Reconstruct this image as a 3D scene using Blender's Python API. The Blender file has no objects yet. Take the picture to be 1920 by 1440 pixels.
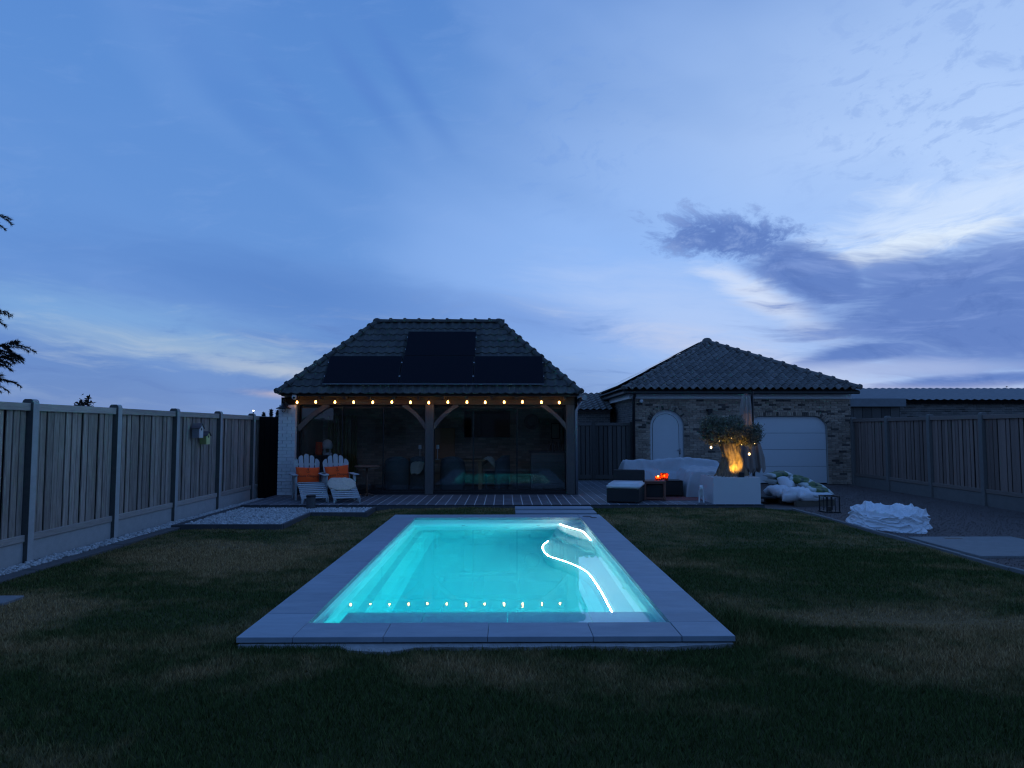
import bpy, bmesh, math, random
import numpy as np
from mathutils import Vector, Matrix, noise, Euler
random.seed(7)
RNG = np.random.default_rng(11)
S = bpy.context.scene
C = S.collection
R = math.radians

# ------------------------------------------------------------------ camera
cam_d = bpy.data.cameras.new('camera')
cam = bpy.data.objects.new('camera', cam_d); C.objects.link(cam)
cam_d.sensor_width = 36.0
cam_d.lens = 1331.0 / 1920.0 * 36.0
cam_d.clip_start = 0.05; cam_d.clip_end = 3000
cam.location = (0, 0, 1.65)
cam.rotation_euler = (R(90) + math.atan2(86, 1331), 0, -math.atan2(13, 1331))
S.camera = cam
S.view_settings.view_transform = 'Standard'
S.view_settings.look = 'None'
S.view_settings.exposure = 0.0
S.view_settings.gamma = 1.0
S.cycles.use_denoising = True
S.cycles.max_bounces = 10
S.cycles.diffuse_bounces = 4
S.cycles.transmission_bounces = 8
S.cycles.transparent_max_bounces = 12
S.cycles.sample_clamp_indirect = 3.0
S.cycles.blur_glossy = 0.5
S.cycles.filter_width = 1.25

# ------------------------------------------------------------------ node helper
class NT:
    def __init__(s, nt): s.nt = nt; s.N = nt.nodes; s.L = nt.links
    def new(s, t, **k):
        n = s.N.new(t)
        for a, b in k.items(): setattr(n, a, b)
        return n
    def put(s, inp, v):
        if v is None: return
        if isinstance(v, bpy.types.NodeSocket): s.L.new(v, inp)
        else: inp.default_value = v
    def m(s, op, a, b=None, c=None, clamp=False):
        n = s.new('ShaderNodeMath', operation=op, use_clamp=clamp)
        for i, v in enumerate((a, b, c)): s.put(n.inputs[i], v)
        return n.outputs[0]
    def vm(s, op, a, b=None, scale=None):
        n = s.new('ShaderNodeVectorMath', operation=op)
        s.put(n.inputs[0], a); s.put(n.inputs[1], b)
        if scale is not None: s.put(n.inputs['Scale'], scale)
        return n.outputs['Value'] if op in ('DOT_PRODUCT', 'LENGTH') else n.outputs[0]
    def mix(s, f, a, b, mode='MIX'):
        n = s.new('ShaderNodeMix', data_type='RGBA', blend_type=mode)
        s.put(n.inputs[0], f); s.put(n.inputs[6], a); s.put(n.inputs[7], b)
        return n.outputs[2]
    def noise(s, vec, scale, detail=3, rough=0.55, dist=0.0):
        n = s.new('ShaderNodeTexNoise')
        s.put(n.inputs['Vector'], vec); n.inputs['Scale'].default_value = scale
        n.inputs['Detail'].default_value = detail; n.inputs['Roughness'].default_value = rough
        n.inputs['Distortion'].default_value = dist
        return n.outputs[0]
    def ss(s, v, a, b):
        n = s.new('ShaderNodeMapRange', interpolation_type='SMOOTHSTEP')
        s.put(n.inputs[0], v); n.inputs[1].default_value = a; n.inputs[2].default_value = b
        n.inputs[3].default_value = 0; n.inputs[4].default_value = 1
        return n.outputs[0]
    def ramp(s, v, stops, interp='LINEAR'):
        n = s.new('ShaderNodeValToRGB'); cr = n.color_ramp; cr.interpolation = interp
        while len(cr.elements) < len(stops): cr.elements.new(0.5)
        for e, (p, c) in zip(cr.elements, stops):
            e.position = p; e.color = (*c, 1) if len(c) == 3 else c
        s.put(n.inputs[0], v); return n.outputs[0]
    def comb(s, x, y, z):
        n = s.new('ShaderNodeCombineXYZ')
        for i, v in enumerate((x, y, z)): s.put(n.inputs[i], v)
        return n.outputs[0]

def srgb(r, g, b):
    f = lambda c: c / 12.92 if c <= 0.04045 else ((c + 0.055) / 1.055) ** 2.4
    return (f(r / 255), f(g / 255), f(b / 255))

# ------------------------------------------------------------------ world: dusk sky with clouds
wd = bpy.data.worlds.new('World'); S.world = wd; wd.use_nodes = True
wd.cycles.sampling_method = 'MANUAL'; wd.cycles.sample_map_resolution = 256
wt = NT(wd.node_tree); wd.node_tree.nodes.clear()
D = wt.new('ShaderNodeTexCoord').outputs['Generated']
sp = wt.new('ShaderNodeSeparateXYZ'); wt.L.new(D, sp.inputs[0])
dx, dy, dz = sp.outputs
az = wt.m('ARCTAN2', dx, dy)                       # 0 = straight ahead, + = right
el = wt.m('ARCSINE', dz)
elp = wt.m('MAXIMUM', el, 0.0)
def noise2(vec, scale, detail, rough):
    n = wt.new('ShaderNodeTexNoise', noise_dimensions='2D'); wt.put(n.inputs['Vector'], vec); n.inputs['Scale'].default_value = scale
    n.inputs['Detail'].default_value = detail; n.inputs['Roughness'].default_value = rough; return n.outputs[0]
wob = wt.m('MULTIPLY', wt.m('SUBTRACT', noise2(wt.comb(wt.m('MULTIPLY', az, 6.0), wt.m('MULTIPLY', el, 14.0), 0.0), 1.0, 2, 0.5), 0.5), 0.10)
azw = wt.m('ADD', az, wob); elw = wt.m('SUBTRACT', el, wt.m('MULTIPLY', wob, 0.45))
def fbm(sx, sy, seed, detail=5, rough=0.6, rot=0.0):
    c, s_ = math.cos(R(rot)), math.sin(R(rot))
    u = wt.m('ADD', wt.m('MULTIPLY', azw, c * sx), wt.m('MULTIPLY', elw, s_ * sx)); v = wt.m('ADD', wt.m('MULTIPLY', azw, -s_ * sy), wt.m('MULTIPLY', elw, c * sy))
    return wt.m('SUBTRACT', noise2(wt.comb(wt.m('ADD', u, seed * 17.0), wt.m('ADD', v, seed * 5.0), 0.0), 1.0, detail, rough), 0.5)
fine = fbm(5.0, 34.0, 0.3, 5, 0.66, -4)              # drawn-out streaks
wisp = fbm(9.0, 42.0, 2.1, 5, 0.68, 9)               # finer, slightly rising to the right
lump = fbm(17.0, 30.0, 1.3, 5, 0.68, -8)             # broken cloud texture
soft = fbm(3.0, 8.0, 5.0, 2, 0.5, -20)
base = wt.ramp(wt.m('DIVIDE', elp, 1.5708), [
    (0.0, srgb(118, 143, 194)), (0.035, srgb(108, 141, 198)), (0.08, srgb(100, 141, 206)),
    (0.15, srgb(102, 149, 216)), (0.28, srgb(92, 142, 212)), (0.40, srgb(84, 133, 205)),
    (0.60, srgb(76, 122, 196)), (1.0, srgb(70, 112, 186))])
def ell(a0, e0, ra, re, rot=0.0, nz=None, k=0.0):
    """soft elliptical field in azimuth / elevation (degrees): 1 at the middle, 0 on the rim"""
    x = wt.m('SUBTRACT', az, R(a0)); y = wt.m('SUBTRACT', el, R(e0))
    c, s_ = math.cos(R(rot)), math.sin(R(rot))
    u = wt.m('ADD', wt.m('MULTIPLY', x, c / R(ra)), wt.m('MULTIPLY', y, s_ / R(ra)))
    v = wt.m('ADD', wt.m('MULTIPLY', x, -s_ / R(re)), wt.m('MULTIPLY', y, c / R(re)))
    q = wt.m('SQRT', wt.m('ADD', wt.m('MULTIPLY', u, u), wt.m('MULTIPLY', v, v)))
    f = wt.m('SUBTRACT', 1.0, q)
    return f if nz is None else wt.m('ADD', f, wt.m('MULTIPLY', nz, k))
col = base
def lay(col, field, a, b, color, amt=1.0):
    f = wt.ss(field, a, b)
    if amt != 1.0: f = wt.m('MULTIPLY', f, amt)
    return wt.mix(f, col, (*srgb(*color), 1))
# afterglow side of the sky, wide and soft
col = lay(col, ell(36, 14, 52, 36, 0, soft, 0.25), 0.0, 0.95, (184, 212, 255), 0.95)
col = lay(col, ell(12, 12, 30, 12, -6, soft, 0.4), 0.0, 0.95, (146, 188, 250), 0.75)
# faint large unevenness and thin high streaks over the whole sky
col = wt.mix(wt.m('MULTIPLY', wt.ss(soft, -0.05, 0.25), 0.20), col, (*srgb(128, 168, 230), 1))
col = wt.mix(wt.m('MULTIPLY', wt.ss(wisp, 0.0, 0.3), 0.12), col, (*srgb(140, 174, 230), 1))
# diagonal darker streaks upper left
for a0, e0, ra, re, rot, am in ((-8.6, 27.2, 9.5, 1.3, -50, 0.55), (-11.6, 26.0, 7.0, 1.3, -47, 0.55), (-16.5, 24.2, 8.5, 1.5, -40, 0.34), (-22, 25.0, 10, 2.2, -36, 0.22), (-19, 22, 8, 1.4, -30, 0.2)):
    col = lay(col, ell(a0, e0, ra, re, rot, soft, 0.9), 0.0, 1.0, (84, 130, 206), am)
# small mackerel ripples upper right and round the middle top
rip = fbm(24.0, 50.0, 4.0, 5, 0.66, 14)
col = wt.mix(wt.m('MULTIPLY', wt.m('MULTIPLY', wt.ss(rip, 0.0, 0.17), wt.ss(ell(34, 23, 17, 13), 0.0, 0.7)), 0.42), col, (*srgb(136, 170, 230), 1))
col = wt.mix(wt.m('MULTIPLY', wt.m('MULTIPLY', wt.ss(rip, 0.0, 0.2), wt.ss(ell(5, 24, 11, 10), 0.0, 0.9)), 0.26), col, (*srgb(104, 150, 224), 1))
# broad blue-grey band low on the left, pale streaks under it
col = lay(col, ell(-16, 11.0, 28, 3.4, -7, fine, 0.6), 0.0, 1.0, (86, 130, 200), 0.62)
col = lay(col, ell(6, 8.4, 18, 2.6, -7, fine, 0.7), 0.0, 1.0, (116, 152, 218), 0.6)
col = lay(col, ell(-31, 8.0, 24, 2.6, -4, fine, 0.8), 0.0, 1.0, (128, 172, 222), 0.8)
col = lay(col, ell(-23, 5.9, 18, 1.8, -5, fine, 1.3), 0.0, 1.1, (156, 184, 214), 0.75)
col = lay(col, ell(-18, 4.6, 11, 1.0, -7, fine, 1.3), 0.0, 1.1, (176, 192, 214), 0.8)
col = lay(col, ell(-14.0, 4.1, 4.5, 0.55, -7, fine, 0.9), 0.0, 0.9, (200, 204, 214), 0.6)
col = lay(col, ell(-17.8, 2.75, 4.5, 0.5, -3, fine, 0.9), 0.0, 1.0, (190, 180, 194), 0.65)
col = lay(col, ell(-15.5, 6.6, 12, 0.8, -9, fine, 1.0), 0.0, 1.0, (104, 140, 204), 0.6)
low = wt.m('MULTIPLY', wt.ss(el, R(0.5), R(4.0)), wt.ss(el, R(12.0), R(6.0)))
col = wt.mix(wt.m('MULTIPLY', wt.m('MULTIPLY', wt.ss(fine, 0.03, 0.24), low), 0.34), col, (*srgb(168, 188, 216), 1))
col = wt.mix(wt.m('MULTIPLY', wt.m('MULTIPLY', wt.ss(fine, -0.03, -0.24), low), 0.40), col, (*srgb(92, 124, 188), 1))
# right: pale sheet, lit edges, dark ragged cloud over it
col = lay(col, ell(16, 8.4, 19, 5.4, -13, fine, 0.8), 0.0, 1.0, (176, 202, 246), 0.9)
col = lay(col, ell(19, 5.6, 15, 1.9, -13, fine, 1.2), 0.0, 1.0, (196, 206, 234), 0.85)
col = lay(col, ell(33, 15.0, 15, 3.4, 12, wisp, 1.8), 0.0, 1.0, (206, 226, 255), 0.85)
col = lay(col, ell(30.5, 13.0, 11, 1.3, 8, wisp, 2.0), 0.0, 0.9, (226, 240, 255), 0.85)
col = lay(col, ell(20.8, 9.6, 8, 1.7, -32, fine, 1.2), 0.0, 0.9, (216, 228, 250), 0.85)
mainc = ell(35.5, 8.0, 18.0, 6.0, -6, fine, 0.95)
neck = ell(23.8, 11.4, 7.5, 2.8, -26, fine, 1.1)
headc = ell(18.0, 14.6, 7.5, 2.2, -9, lump, 1.9)
tongue = wt.m('MAXIMUM', ell(27, 5.6, 6.5, 1.1, 4, fine, 1.3), ell(33.5, 3.3, 7, 0.8, 3, fine, 1.3))
dark = wt.m('MAXIMUM', wt.m('MAXIMUM', mainc, neck), wt.m('MAXIMUM', headc, tongue))
col = lay(col, dark, 0.0, 0.6, (94, 126, 194), 0.95)
col = wt.mix(wt.m('MULTIPLY', wt.m('MULTIPLY', wt.ss(fine, -0.02, 0.22), wt.ss(dark, 0.1, 0.5)), 0.6), col, (*srgb(130, 158, 218), 1))
col = wt.mix(wt.m('MULTIPLY', wt.m('MULTIPLY', wt.ss(lump, 0.02, -0.2), wt.ss(dark, 0.2, 0.7)), 0.4), col, (*srgb(80, 112, 180), 1))
col = wt.mix(wt.m('MULTIPLY', wt.m('MULTIPLY', wt.ss(lump, -0.02, 0.26), wt.ss(headc, 0.0, 0.5)), 0.5), col, (*srgb(160, 188, 238), 1))
col = lay(col, ell(29, 4.4, 11, 0.9, -2, fine, 1.5), 0.0, 1.0, (168, 186, 228), 0.75)
col = lay(col, ell(33, 2.4, 17, 1.1, -1, fine, 1.0), 0.0, 1.0, (186, 190, 216), 0.75)
# below the horizon: dull ground tone
col = wt.mix(wt.ss(el, -0.002, -0.03), col, (0.02, 0.025, 0.035, 1))
bg = wt.new('ShaderNodeBackground'); wt.put(bg.inputs[0], col); bg.inputs[1].default_value = 1.0
wo = wt.new('ShaderNodeOutputWorld'); wt.L.new(bg.outputs[0], wo.inputs[0])

# ------------------------------------------------------------------ materials
MATS = {}
def material(name, color, rough=0.7, var=0.0, nscale=8.0, bump=0.0, bscale=60.0, stretch=(1, 1, 1), color2=None,
             metal=0.0, spec=0.5, rnd=0.0, coat=0.0, emit=None, estr=0.0, detail=4, island=False, sheen=0.0, c2lo=0.42, c2hi=0.62):
    m = bpy.data.materials.new(name); m.use_nodes = True
    t = NT(m.node_tree); b = m.node_tree.nodes['Principled BSDF']
    co = t.new('ShaderNodeTexCoord').outputs['Object']
    oi = t.new('ShaderNodeObjectInfo')
    rv = oi.outputs['Random']
    if island:
        g = t.new('ShaderNodeNewGeometry').outputs['Random Per Island']
        rv = t.m('FRACT', t.m('ADD', rv, t.m('MULTIPLY', g, 7.31)))
    off = t.vm('ADD', t.vm('MULTIPLY', co, stretch), t.comb(t.m('MULTIPLY', rv, 37.0), t.m('MULTIPLY', rv, 11.0), t.m('MULTIPLY', rv, 23.0)))
    c = (*color, 1)
    if color2 is not None:
        c = t.mix(t.ss(t.noise(off, nscale, detail, 0.6), c2lo, c2hi), c, (*color2, 1))
    if var > 0:
        f = t.m('ADD', 1.0 - var, t.m('MULTIPLY', t.noise(off, nscale * 2.3, detail, 0.65), 2 * var))
        c = t.mix(1.0, c, t.comb(f, f, f), 'MULTIPLY')
    if rnd > 0:
        f = t.m('ADD', 1.0 - rnd, t.m('MULTIPLY', rv, 2 * rnd))
        c = t.mix(1.0, c, t.comb(f, f, f), 'MULTIPLY')
    t.put(b.inputs['Base Color'], c)
    b.inputs['Roughness'].default_value = rough; b.inputs['Metallic'].default_value = metal
    b.inputs['Specular IOR Level'].default_value = spec
    if coat: b.inputs['Coat Weight'].default_value = coat
    if sheen: b.inputs['Sheen Weight'].default_value = sheen
    if bump > 0:
        bn = t.new('ShaderNodeBump'); bn.inputs['Strength'].default_value = bump; bn.inputs['Distance'].default_value = 0.02
        t.put(bn.inputs['Height'], t.noise(off, bscale, 4, 0.6)); t.L.new(bn.outputs[0], b.inputs['Normal'])
    if emit:
        b.inputs['Emission Color'].default_value = (*emit, 1); b.inputs['Emission Strength'].default_value = estr
    MATS[name] = m; return m

M = MATS
material('fence_wood', (0.36, 0.30, 0.26), 0.85, var=0.38, nscale=3.0, stretch=(9, 9, 0.9), rnd=0.26, bump=0.5, bscale=9, color2=(0.27, 0.22, 0.185))
material('fence_rail', (0.40, 0.35, 0.31), 0.85, var=0.3, nscale=3.0, stretch=(6, 0.8, 6), rnd=0.15, bump=0.4, bscale=9)
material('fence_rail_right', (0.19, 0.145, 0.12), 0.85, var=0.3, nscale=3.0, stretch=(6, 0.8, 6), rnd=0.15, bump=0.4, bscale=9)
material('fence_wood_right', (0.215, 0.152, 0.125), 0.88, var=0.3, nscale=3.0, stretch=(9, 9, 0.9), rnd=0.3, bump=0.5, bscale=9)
material('fence_backing', (0.022, 0.018, 0.016), 0.9, var=0.2)
material('concrete', (0.19, 0.185, 0.175), 0.9, var=0.25, nscale=5, bump=0.35, bscale=80)
material('concrete_post', (0.42, 0.415, 0.40), 0.9, var=0.2, nscale=4, bump=0.3, bscale=90, rnd=0.06)
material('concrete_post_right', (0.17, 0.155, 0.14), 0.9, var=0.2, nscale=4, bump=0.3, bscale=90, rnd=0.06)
material('dark_concrete', (0.085, 0.085, 0.08), 0.9, var=0.3, nscale=6)
material('kerb_dark', (0.105, 0.10, 0.098), 0.9, var=0.3, nscale=4, bump=0.3, bscale=70)
material('edging', (0.075, 0.075, 0.078), 0.8, var=0.3, nscale=4, bump=0.2)
material('pebble', (0.45, 0.44, 0.425), 0.75, var=0.2, nscale=12, rnd=0.35, island=True)
material('pebble_bed', (0.20, 0.195, 0.185), 0.95, var=0.5, nscale=30, bump=0.8, bscale=120)
material('coping', (0.265, 0.315, 0.365), 0.62, var=0.24, nscale=1.6, stretch=(1.0, 2.6, 1.0), detail=7, rnd=0.10, bump=0.10, bscale=40, color2=(0.35, 0.385, 0.42), c2lo=0.5, c2hi=0.8)
material('footing', (0.30, 0.29, 0.275), 0.95, var=0.4, nscale=7, bump=0.9, bscale=25)
material('terrace_slab', (0.115, 0.12, 0.135), 0.6, var=0.22, nscale=2.0, rnd=0.16, bump=0.12, bscale=50, color2=(0.09, 0.09, 0.1))
material('terrace_joint', (0.60, 0.58, 0.55), 0.9, var=0.2)
material('driveway', (0.135, 0.100, 0.090), 0.95, var=0.35, nscale=70, bump=0.8, bscale=220, color2=(0.165, 0.130, 0.115))
material('far_ground', (0.05, 0.055, 0.03), 0.95, var=0.4, nscale=0.5)
material('white_paint_brick', (0.70, 0.70, 0.69), 0.8, var=0.12, nscale=6, rnd=0.05, bump=0.5, bscale=40)
material('white_mortar', (0.62, 0.62, 0.61), 0.85, var=0.1)
material('garage_brick', (0.37, 0.28, 0.215), 0.9, var=0.28, nscale=9, rnd=0.30, bump=0.5, bscale=60, island=True, color2=(0.29, 0.225, 0.175))
material('garage_brick_dark', (0.085, 0.07, 0.062), 0.9, var=0.25, nscale=9, rnd=0.3, bump=0.5, bscale=60, island=True)
material('mortar', (0.42, 0.39, 0.35), 0.95, var=0.2, nscale=20, bump=0.4)
material('barn_brick', (0.15, 0.135, 0.125), 0.9, var=0.3, nscale=9, rnd=0.3, bump=0.5, bscale=60, island=True)
material('interior_brick', (0.36, 0.285, 0.225), 0.9, var=0.25, nscale=9, rnd=0.28, bump=0.5, bscale=60, island=True)
material('interior_mortar', (0.27, 0.24, 0.21), 0.95, var=0.2)
material('roof_tile', (0.058, 0.058, 0.058), 0.85, var=0.35, nscale=5, rnd=0.22, bump=0.35, bscale=50, color2=(0.078, 0.08, 0.068))
material('roof_tile_garage', (0.15, 0.135, 0.125), 0.85, var=0.35, nscale=5, rnd=0.25, bump=0.4, bscale=50, color2=(0.115, 0.11, 0.10))
material('roof_deck', (0.035, 0.033, 0.033), 0.9)
material('solar', (0.004, 0.005, 0.010), 0.6, var=0.1, spec=0.10)
material('solar_frame', (0.006, 0.006, 0.008), 0.5, spec=0.2)
material('clamp_metal', (0.5, 0.5, 0.5), 0.4, metal=0.8)
material('oak_beam', (0.055, 0.042, 0.034), 0.8, var=0.35, nscale=2.5, stretch=(3, 3, 3), bump=0.4, bscale=25, rnd=0.1)
material('oak_post', (0.095, 0.085, 0.08), 0.8, var=0.35, nscale=2.0, stretch=(6, 6, 0.8), bump=0.5, bscale=18, rnd=0.1)
material('black_metal', (0.012, 0.012, 0.013), 0.45, spec=0.4)
material('black_wood', (0.007, 0.007, 0.007), 0.9, var=0.3, spec=0.15)
material('zinc', (0.32, 0.33, 0.35), 0.4, metal=0.7, var=0.15)
material('white_plastic', (0.72, 0.72, 0.72), 0.45)
material('white_door', (0.60, 0.61, 0.62), 0.5, var=0.04, nscale=2)
material('fascia', (0.80, 0.80, 0.80), 0.6, var=0.06, nscale=3)
material('dark_gutter', (0.02, 0.022, 0.024), 0.5)
material('chair_paint', (0.40, 0.41, 0.41), 0.75, var=0.18, nscale=6, stretch=(4, 4, 1), rnd=0.08, bump=0.25, bscale=30)
material('orange_cloth', (0.97, 0.085, 0.004), 0.85, var=0.08, nscale=10, bump=0.2, bscale=300, sheen=0.1)
material('dark_print', (0.10, 0.02, 0.008), 0.85)
material('sheepskin', (0.62, 0.53, 0.41), 0.95, var=0.25, nscale=14, bump=1.0, bscale=60, sheen=0.4)
material('brown_wood', (0.12, 0.062, 0.038), 0.6, var=0.3, nscale=3, stretch=(5, 5, 1), bump=0.2, bscale=20)
material('red_wood', (0.19, 0.075, 0.05), 0.55, var=0.25, nscale=4, stretch=(5, 5, 1), bump=0.2)
material('warm_wood', (0.34, 0.17, 0.075), 0.6, var=0.25, nscale=3, stretch=(1, 5, 5))
material('wicker_dark', (0.020, 0.018, 0.017), 0.7, var=0.4, nscale=25, bump=0.6, bscale=110)
material('wicker_blue', (0.10, 0.115, 0.125), 0.8, var=0.4, nscale=25, bump=0.7, bscale=90, rnd=0.1)
material('white_fabric', (0.72, 0.72, 0.71), 0.9, var=0.08, nscale=6, bump=0.25, bscale=40)
material('cover_sheet', (0.42, 0.43, 0.44), 0.6, var=0.12, nscale=4, bump=0.2, bscale=25)
material('tarp', (0.74, 0.75, 0.77), 0.5, var=0.10, nscale=5, bump=0.25, bscale=22)
material('rug', (0.26, 0.085, 0.075), 0.95, var=0.25, nscale=12, bump=0.4, bscale=120)
material('planter', (0.60, 0.605, 0.61), 0.45, var=0.04, nscale=2)
material('soil', (0.03, 0.024, 0.018), 0.95, var=0.4)
material('bark', (0.235, 0.175, 0.11), 0.9, var=0.5, nscale=6, stretch=(3, 3, 0.8), bump=1.0, bscale=14, color2=(0.10, 0.075, 0.05))
material('olive_leaf', (0.11, 0.12, 0.075), 0.6, var=0.2, nscale=5, rnd=0.45, island=True, color2=(0.17, 0.175, 0.13))
material('parasol_cloth', (0.30, 0.25, 0.22), 0.85, var=0.15, nscale=4, bump=0.3, bscale=40)
material('sack_white', (0.68, 0.68, 0.69), 0.6, var=0.08, nscale=6, rnd=0.06, bump=0.4, bscale=25)
material('pallet_wood', (0.10, 0.08, 0.06), 0.85, var=0.3, rnd=0.2, bump=0.3)
material('statue_white', (0.66, 0.66, 0.66), 0.5, var=0.15, nscale=20)
material('statue_dark', (0.06, 0.07, 0.09), 0.6, var=0.2, nscale=20)
material('spruce', (0.008, 0.011, 0.008), 0.9, rnd=0.4, island=True)
material('trunk_dark', (0.015, 0.012, 0.01), 0.9, var=0.3)
material('birdhouse_grey', (0.20, 0.19, 0.21), 0.8, var=0.15)
material('birdhouse_pale', (0.60, 0.57, 0.58), 0.8, var=0.1)
material('birdhouse_green', (0.30, 0.32, 0.11), 0.8, var=0.15)
material('birdhouse_lime', (0.62, 0.62, 0.28), 0.8, var=0.1)
material('birdhouse_roof', (0.13, 0.10, 0.105), 0.85, var=0.25, rnd=0.2)
material('gate_wood', (0.085, 0.075, 0.068), 0.85, var=0.35, nscale=3, stretch=(6, 6, 0.8), rnd=0.35, bump=0.4, bscale=14)
material('corrugated', (0.17, 0.18, 0.19), 0.7, var=0.25, nscale=2)
material('screen_black', (0.003, 0.003, 0.004), 0.06, spec=0.5)
material('curtain_green', (0.16, 0.17, 0.05), 0.9, var=0.2)
material('plaster', (0.40, 0.34, 0.27), 0.9, var=0.15, nscale=2)
material('cabinet_grey', (0.18, 0.18, 0.18), 0.7, var=0.15)
material('dark_floor', (0.07, 0.07, 0.072), 0.4, var=0.2)
material('pool_shell', (0.70, 0.84, 0.86), 0.55, var=0.02, nscale=1.2)
material('pool_step', (0.80, 0.88, 0.89), 0.55, var=0.02, nscale=1.2)
material('roller_lid', (0.56, 0.86, 0.88), 0.6, var=0.14, nscale=3)
material('cable', (0.01, 0.01, 0.01), 0.6)
material('ornament_dark', (0.06, 0.045, 0.035), 0.6, var=0.3)
material('stone_slab', (0.20, 0.20, 0.20), 0.85, var=0.25, nscale=5, bump=0.3)
material('slab_grey', (0.21, 0.21, 0.205), 0.9, var=0.22, nscale=3, bump=0.25, bscale=60)

def emitter(name, color, strength):
    m = bpy.data.materials.new(name); m.use_nodes = True; t = NT(m.node_tree); m.node_tree.nodes.clear()
    e = t.new('ShaderNodeEmission'); e.inputs[0].default_value = (*color, 1); e.inputs[1].default_value = strength
    o = t.new('ShaderNodeOutputMaterial'); t.L.new(e.outputs[0], o.inputs[0]); MATS[name] = m; return m
emitter('bulb_glow', (1.0, 0.45, 0.10), 16.0)
emitter('tree_bulb', (1.0, 0.66, 0.28), 9.0)
emitter('led_glow', (1.0, 0.93, 0.86), 430.0)
def cup_material():
    m = bpy.data.materials.new('candle_glow'); m.use_nodes = True; t = NT(m.node_tree); m.node_tree.nodes.clear()
    a = t.new('ShaderNodeBsdfTranslucent'); a.inputs[0].default_value = (0.85, 0.16, 0.04, 1)
    b = t.new('ShaderNodeBsdfTransparent'); b.inputs[0].default_value = (1.0, 0.45, 0.22, 1)
    g = t.new('ShaderNodeBsdfGlossy'); g.inputs['Roughness'].default_value = 0.2
    x = t.new('ShaderNodeMixShader'); x.inputs[0].default_value = 0.30; t.L.new(a.outputs[0], x.inputs[1]); t.L.new(b.outputs[0], x.inputs[2])
    y = t.new('ShaderNodeMixShader'); y.inputs[0].default_value = 0.05; t.L.new(x.outputs[0], y.inputs[1]); t.L.new(g.outputs[0], y.inputs[2])
    o = t.new('ShaderNodeOutputMaterial'); t.L.new(y.outputs[0], o.inputs[0]); MATS['candle_glow'] = m
cup_material()
emitter('flame_glow', (1.0, 0.40, 0.10), 110.0)
emitter('street_glow', (1.0, 0.95, 0.85), 6.0)

def glass_thin(name, tint, ior=1.5, f0=1.0):
    m = bpy.data.materials.new(name); m.use_nodes = True; t = NT(m.node_tree); m.node_tree.nodes.clear()
    fr = t.new('ShaderNodeFresnel'); fr.inputs[0].default_value = ior
    a = t.new('ShaderNodeBsdfTransparent'); a.inputs[0].default_value = (*tint, 1)
    g = t.new('ShaderNodeBsdfGlossy'); g.inputs['Roughness'].default_value = 0.0
    mx = t.new('ShaderNodeMixShader'); t.put(mx.inputs[0], t.m('MULTIPLY', fr.outputs[0], f0, clamp=True))
    t.L.new(a.outputs[0], mx.inputs[1]); t.L.new(g.outputs[0], mx.inputs[2])
    o = t.new('ShaderNodeOutputMaterial'); t.L.new(mx.outputs[0], o.inputs[0]); MATS[name] = m; return m
glass_thin('window_glass', (0.97, 0.98, 0.98))
glass_thin('lamp_glass', (0.95, 0.95, 0.95))

def water_material():
    m = bpy.data.materials.new('water'); m.use_nodes = True; t = NT(m.node_tree); m.node_tree.nodes.clear()
    g = t.new('ShaderNodeBsdfGlass'); g.inputs['IOR'].default_value = 1.333; g.inputs['Roughness'].default_value = 0.0
    co = t.new('ShaderNodeTexCoord').outputs['Object']
    h = t.noise(t.vm('MULTIPLY', co, (1.0, 1.0, 0.0)), 2.2, 3, 0.5, 0.4)
    bn = t.new('ShaderNodeBump'); bn.inputs['Strength'].default_value = 0.016; bn.inputs['Distance'].default_value = 0.03
    t.put(bn.inputs['Height'], h); t.L.new(bn.outputs[0], g.inputs['Normal'])
    ab = t.new('ShaderNodeVolumeAbsorption'); ab.inputs['Color'].default_value = (0.0, 0.905, 0.94, 1); ab.inputs['Density'].default_value = 0.85
    o = t.new('ShaderNodeOutputMaterial'); t.L.new(g.outputs[0], o.inputs['Surface']); t.L.new(ab.outputs[0], o.inputs['Volume'])
    MATS['water'] = m
water_material()

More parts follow.
